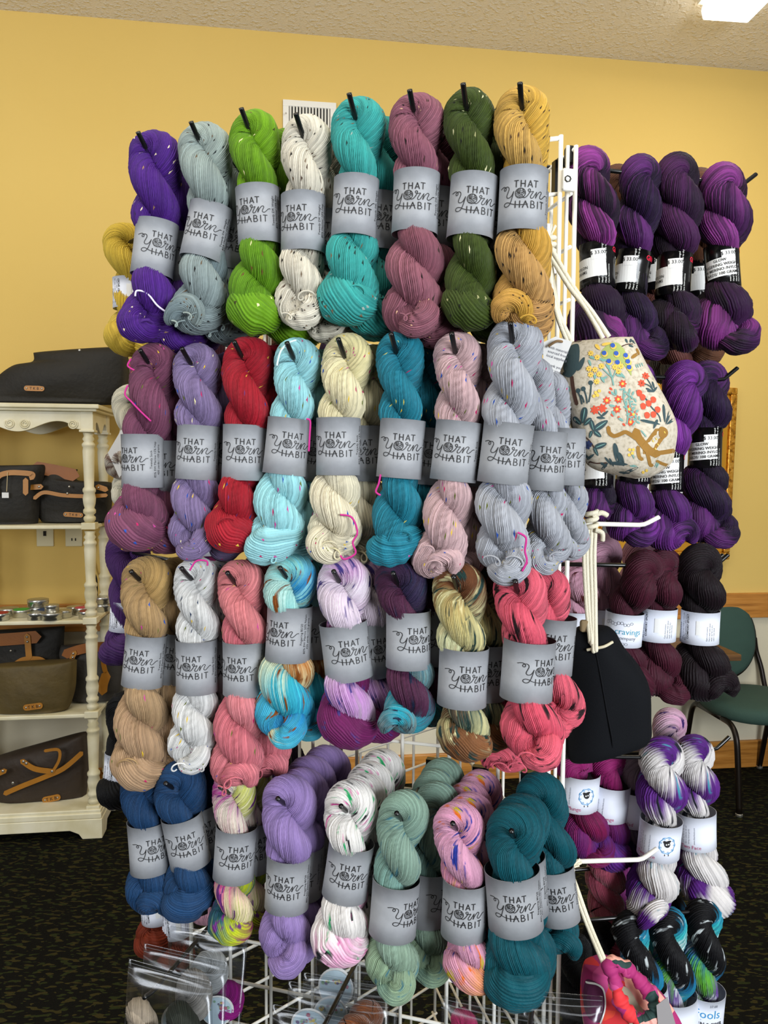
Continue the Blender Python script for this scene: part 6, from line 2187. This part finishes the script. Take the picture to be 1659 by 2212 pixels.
zip_bag(.19, (588, 2168), (812, 2212), (580, 2400), (800, 2430), 30, 'clear zip bag nearest on the middle lowest hook', [], [(765, 2240, 46, 'ginger', 'ginger fluffy yarn ball in a zip bag under the sage skein')], 54)
zip_bag(.14, (622, 2118), (842, 2160), (618, 2360), (830, 2390), 28, 'clear zip bag second on the middle lowest hook', [(676, 2204, 42)], [(790, 2196, 40, 'ginger', 'ginger yarn ball just behind the nearest middle zip bag')], 55)
zip_bag(.09, (655, 2100), (862, 2128), (650, 2330), (850, 2350), 24, 'clear zip bag third on the middle lowest hook', [(722, 2172, 36)], [], 56)
zip_bag(.05, (681, 2046), (830, 2080), (680, 2280), (830, 2310), 24, 'clear zip bag furthest back on the middle lowest hook', [(732, 2120, 40)], [], 57)
zip_bag(.17, (952, 2150), (1185, 2196), (955, 2400), (1180, 2420), 26, 'clear zip bag under the blossom and deep teal skeins', [], [(1003, 2215, 34, 'pinkb', 'hot pink yarn ball in the zip bag under the blossom skein')], 58)
zip_bag(.215, (1118, 2138), (1302, 2152), (1125, 2400), (1300, 2420), 34, 'clear zip bag with wide header beside the pink patterned bag', [], [], 59)
for (px, py, nm) in ((330, 2142, 'black hook with zip bags beside the carpet'), (700, 2216, 'black hook with zip bags under the white splashed skein'), (1143, 2225, 'black hook with zip bags under the deep teal skein')):
    tp = on_plane(px, py, FR + NN * .205, NN)
    hook(tp, -NN, .205, nm, up=.006, out=.022, group='black hooks of the rack')

# ================================================================== bright tie strands on single skeins
TIE = flat('magenta_tie_yarn', '#b01f78', .8)
TIEW = flat('pale_tie_yarn', '#cfc8e0', .8)
for (idx, pts, dy, mt) in ((8, [(283, 775), (276, 790), (290, 800)], .030, TIE), (8, [(276, 832), (270, 852), (284, 868), (305, 890), (326, 910)], .036, TIE), (12, [(735, 1112), (760, 1118), (772, 1150), (762, 1172), (768, 1195), (745, 1208), (735, 1200)], .038, TIE),
                           (15, [(1118, 1150), (1136, 1162), (1134, 1190), (1138, 1212), (1128, 1234)], .040, TIE), (11, [(662, 905), (670, 910), (669, 940), (667, 975)], .034, TIE), (13, [(822, 1025), (818, 1045), (812, 1062), (822, 1070)], .034, TIE),
                           (17, [(410, 1232), (424, 1212), (446, 1212), (448, 1222)], .036, TIE), (0, [(292, 640), (296, 628), (318, 634), (340, 660), (362, 676)], .038, TIEW), (11, [(598, 790), (606, 760), (622, 742), (640, 735)], .034, flat('aqua_tie_yarn', '#c4e8ea', .8))):
    o, hw, fc = SK[idx]
    P = np.array([on_plane(x, y, hw + fc * dy, fc) for x, y in pts]) - hw
    xr = np.array([-fc[1], fc[0], 0])
    Pl = np.stack([P @ xr, -(P @ fc), P[:, 2]], 1)
    m = MB()
    m.tube(catmull(Pl, 8), .0013, 6)
    m.obj('tie_strand', mt, o, smooth=True)

# small balls of the far panel beside the plum skein
for (px, py, r, key, lb) in ((262, 1002, 34, 'cocoa', 'brown striped yarn ball peeping out beside the plum skein band'), (272, 1062, 28, 'ivoryb', 'small ivory yarn ball below the striped one')):
    if key == 'cocoa':
        YB[key] = yarn_mat('yarn_cocoa_stripe', [(i / 16, '#6d4a3a' if i % 2 else '#d8cdbb') for i in range(17)], None, seed=80, ns=44)
    else:
        YB[key] = yarn_mat('yarn_ivory_ball', '#d8d2bc', None, seed=81, ns=44)
    c = at_depth(px, py, 1.40)
    b = link('yarn_ball', ball_mesh(int(px), r * c[1] / FPX), YB[key], None, c, label=lb, category='yarn ball', group='yarn balls on the far panel')
    b.rotation_euler = (0.3, 0.9, 0.3)
cd0 = at_depth(250, 970, 1.385)
cn = toc_at(cd0.copy())
P = [on_plane(x, y, cd0, cn) for x, y in ((262, 928), (300, 930), (298, 975), (258, 1032), (233, 978))]
m = MB()
m.add(P + [p - cn * .001 for p in P], [(0, 4, 3, 2, 1), (5, 6, 7, 8, 9)] + [(i, (i + 1) % 5, 5 + (i + 1) % 5, 5 + i) for i in range(5)])
cdo = m.obj('yarn_label_card', STK, label='folded white card label beside the plum skein band', category='label card')
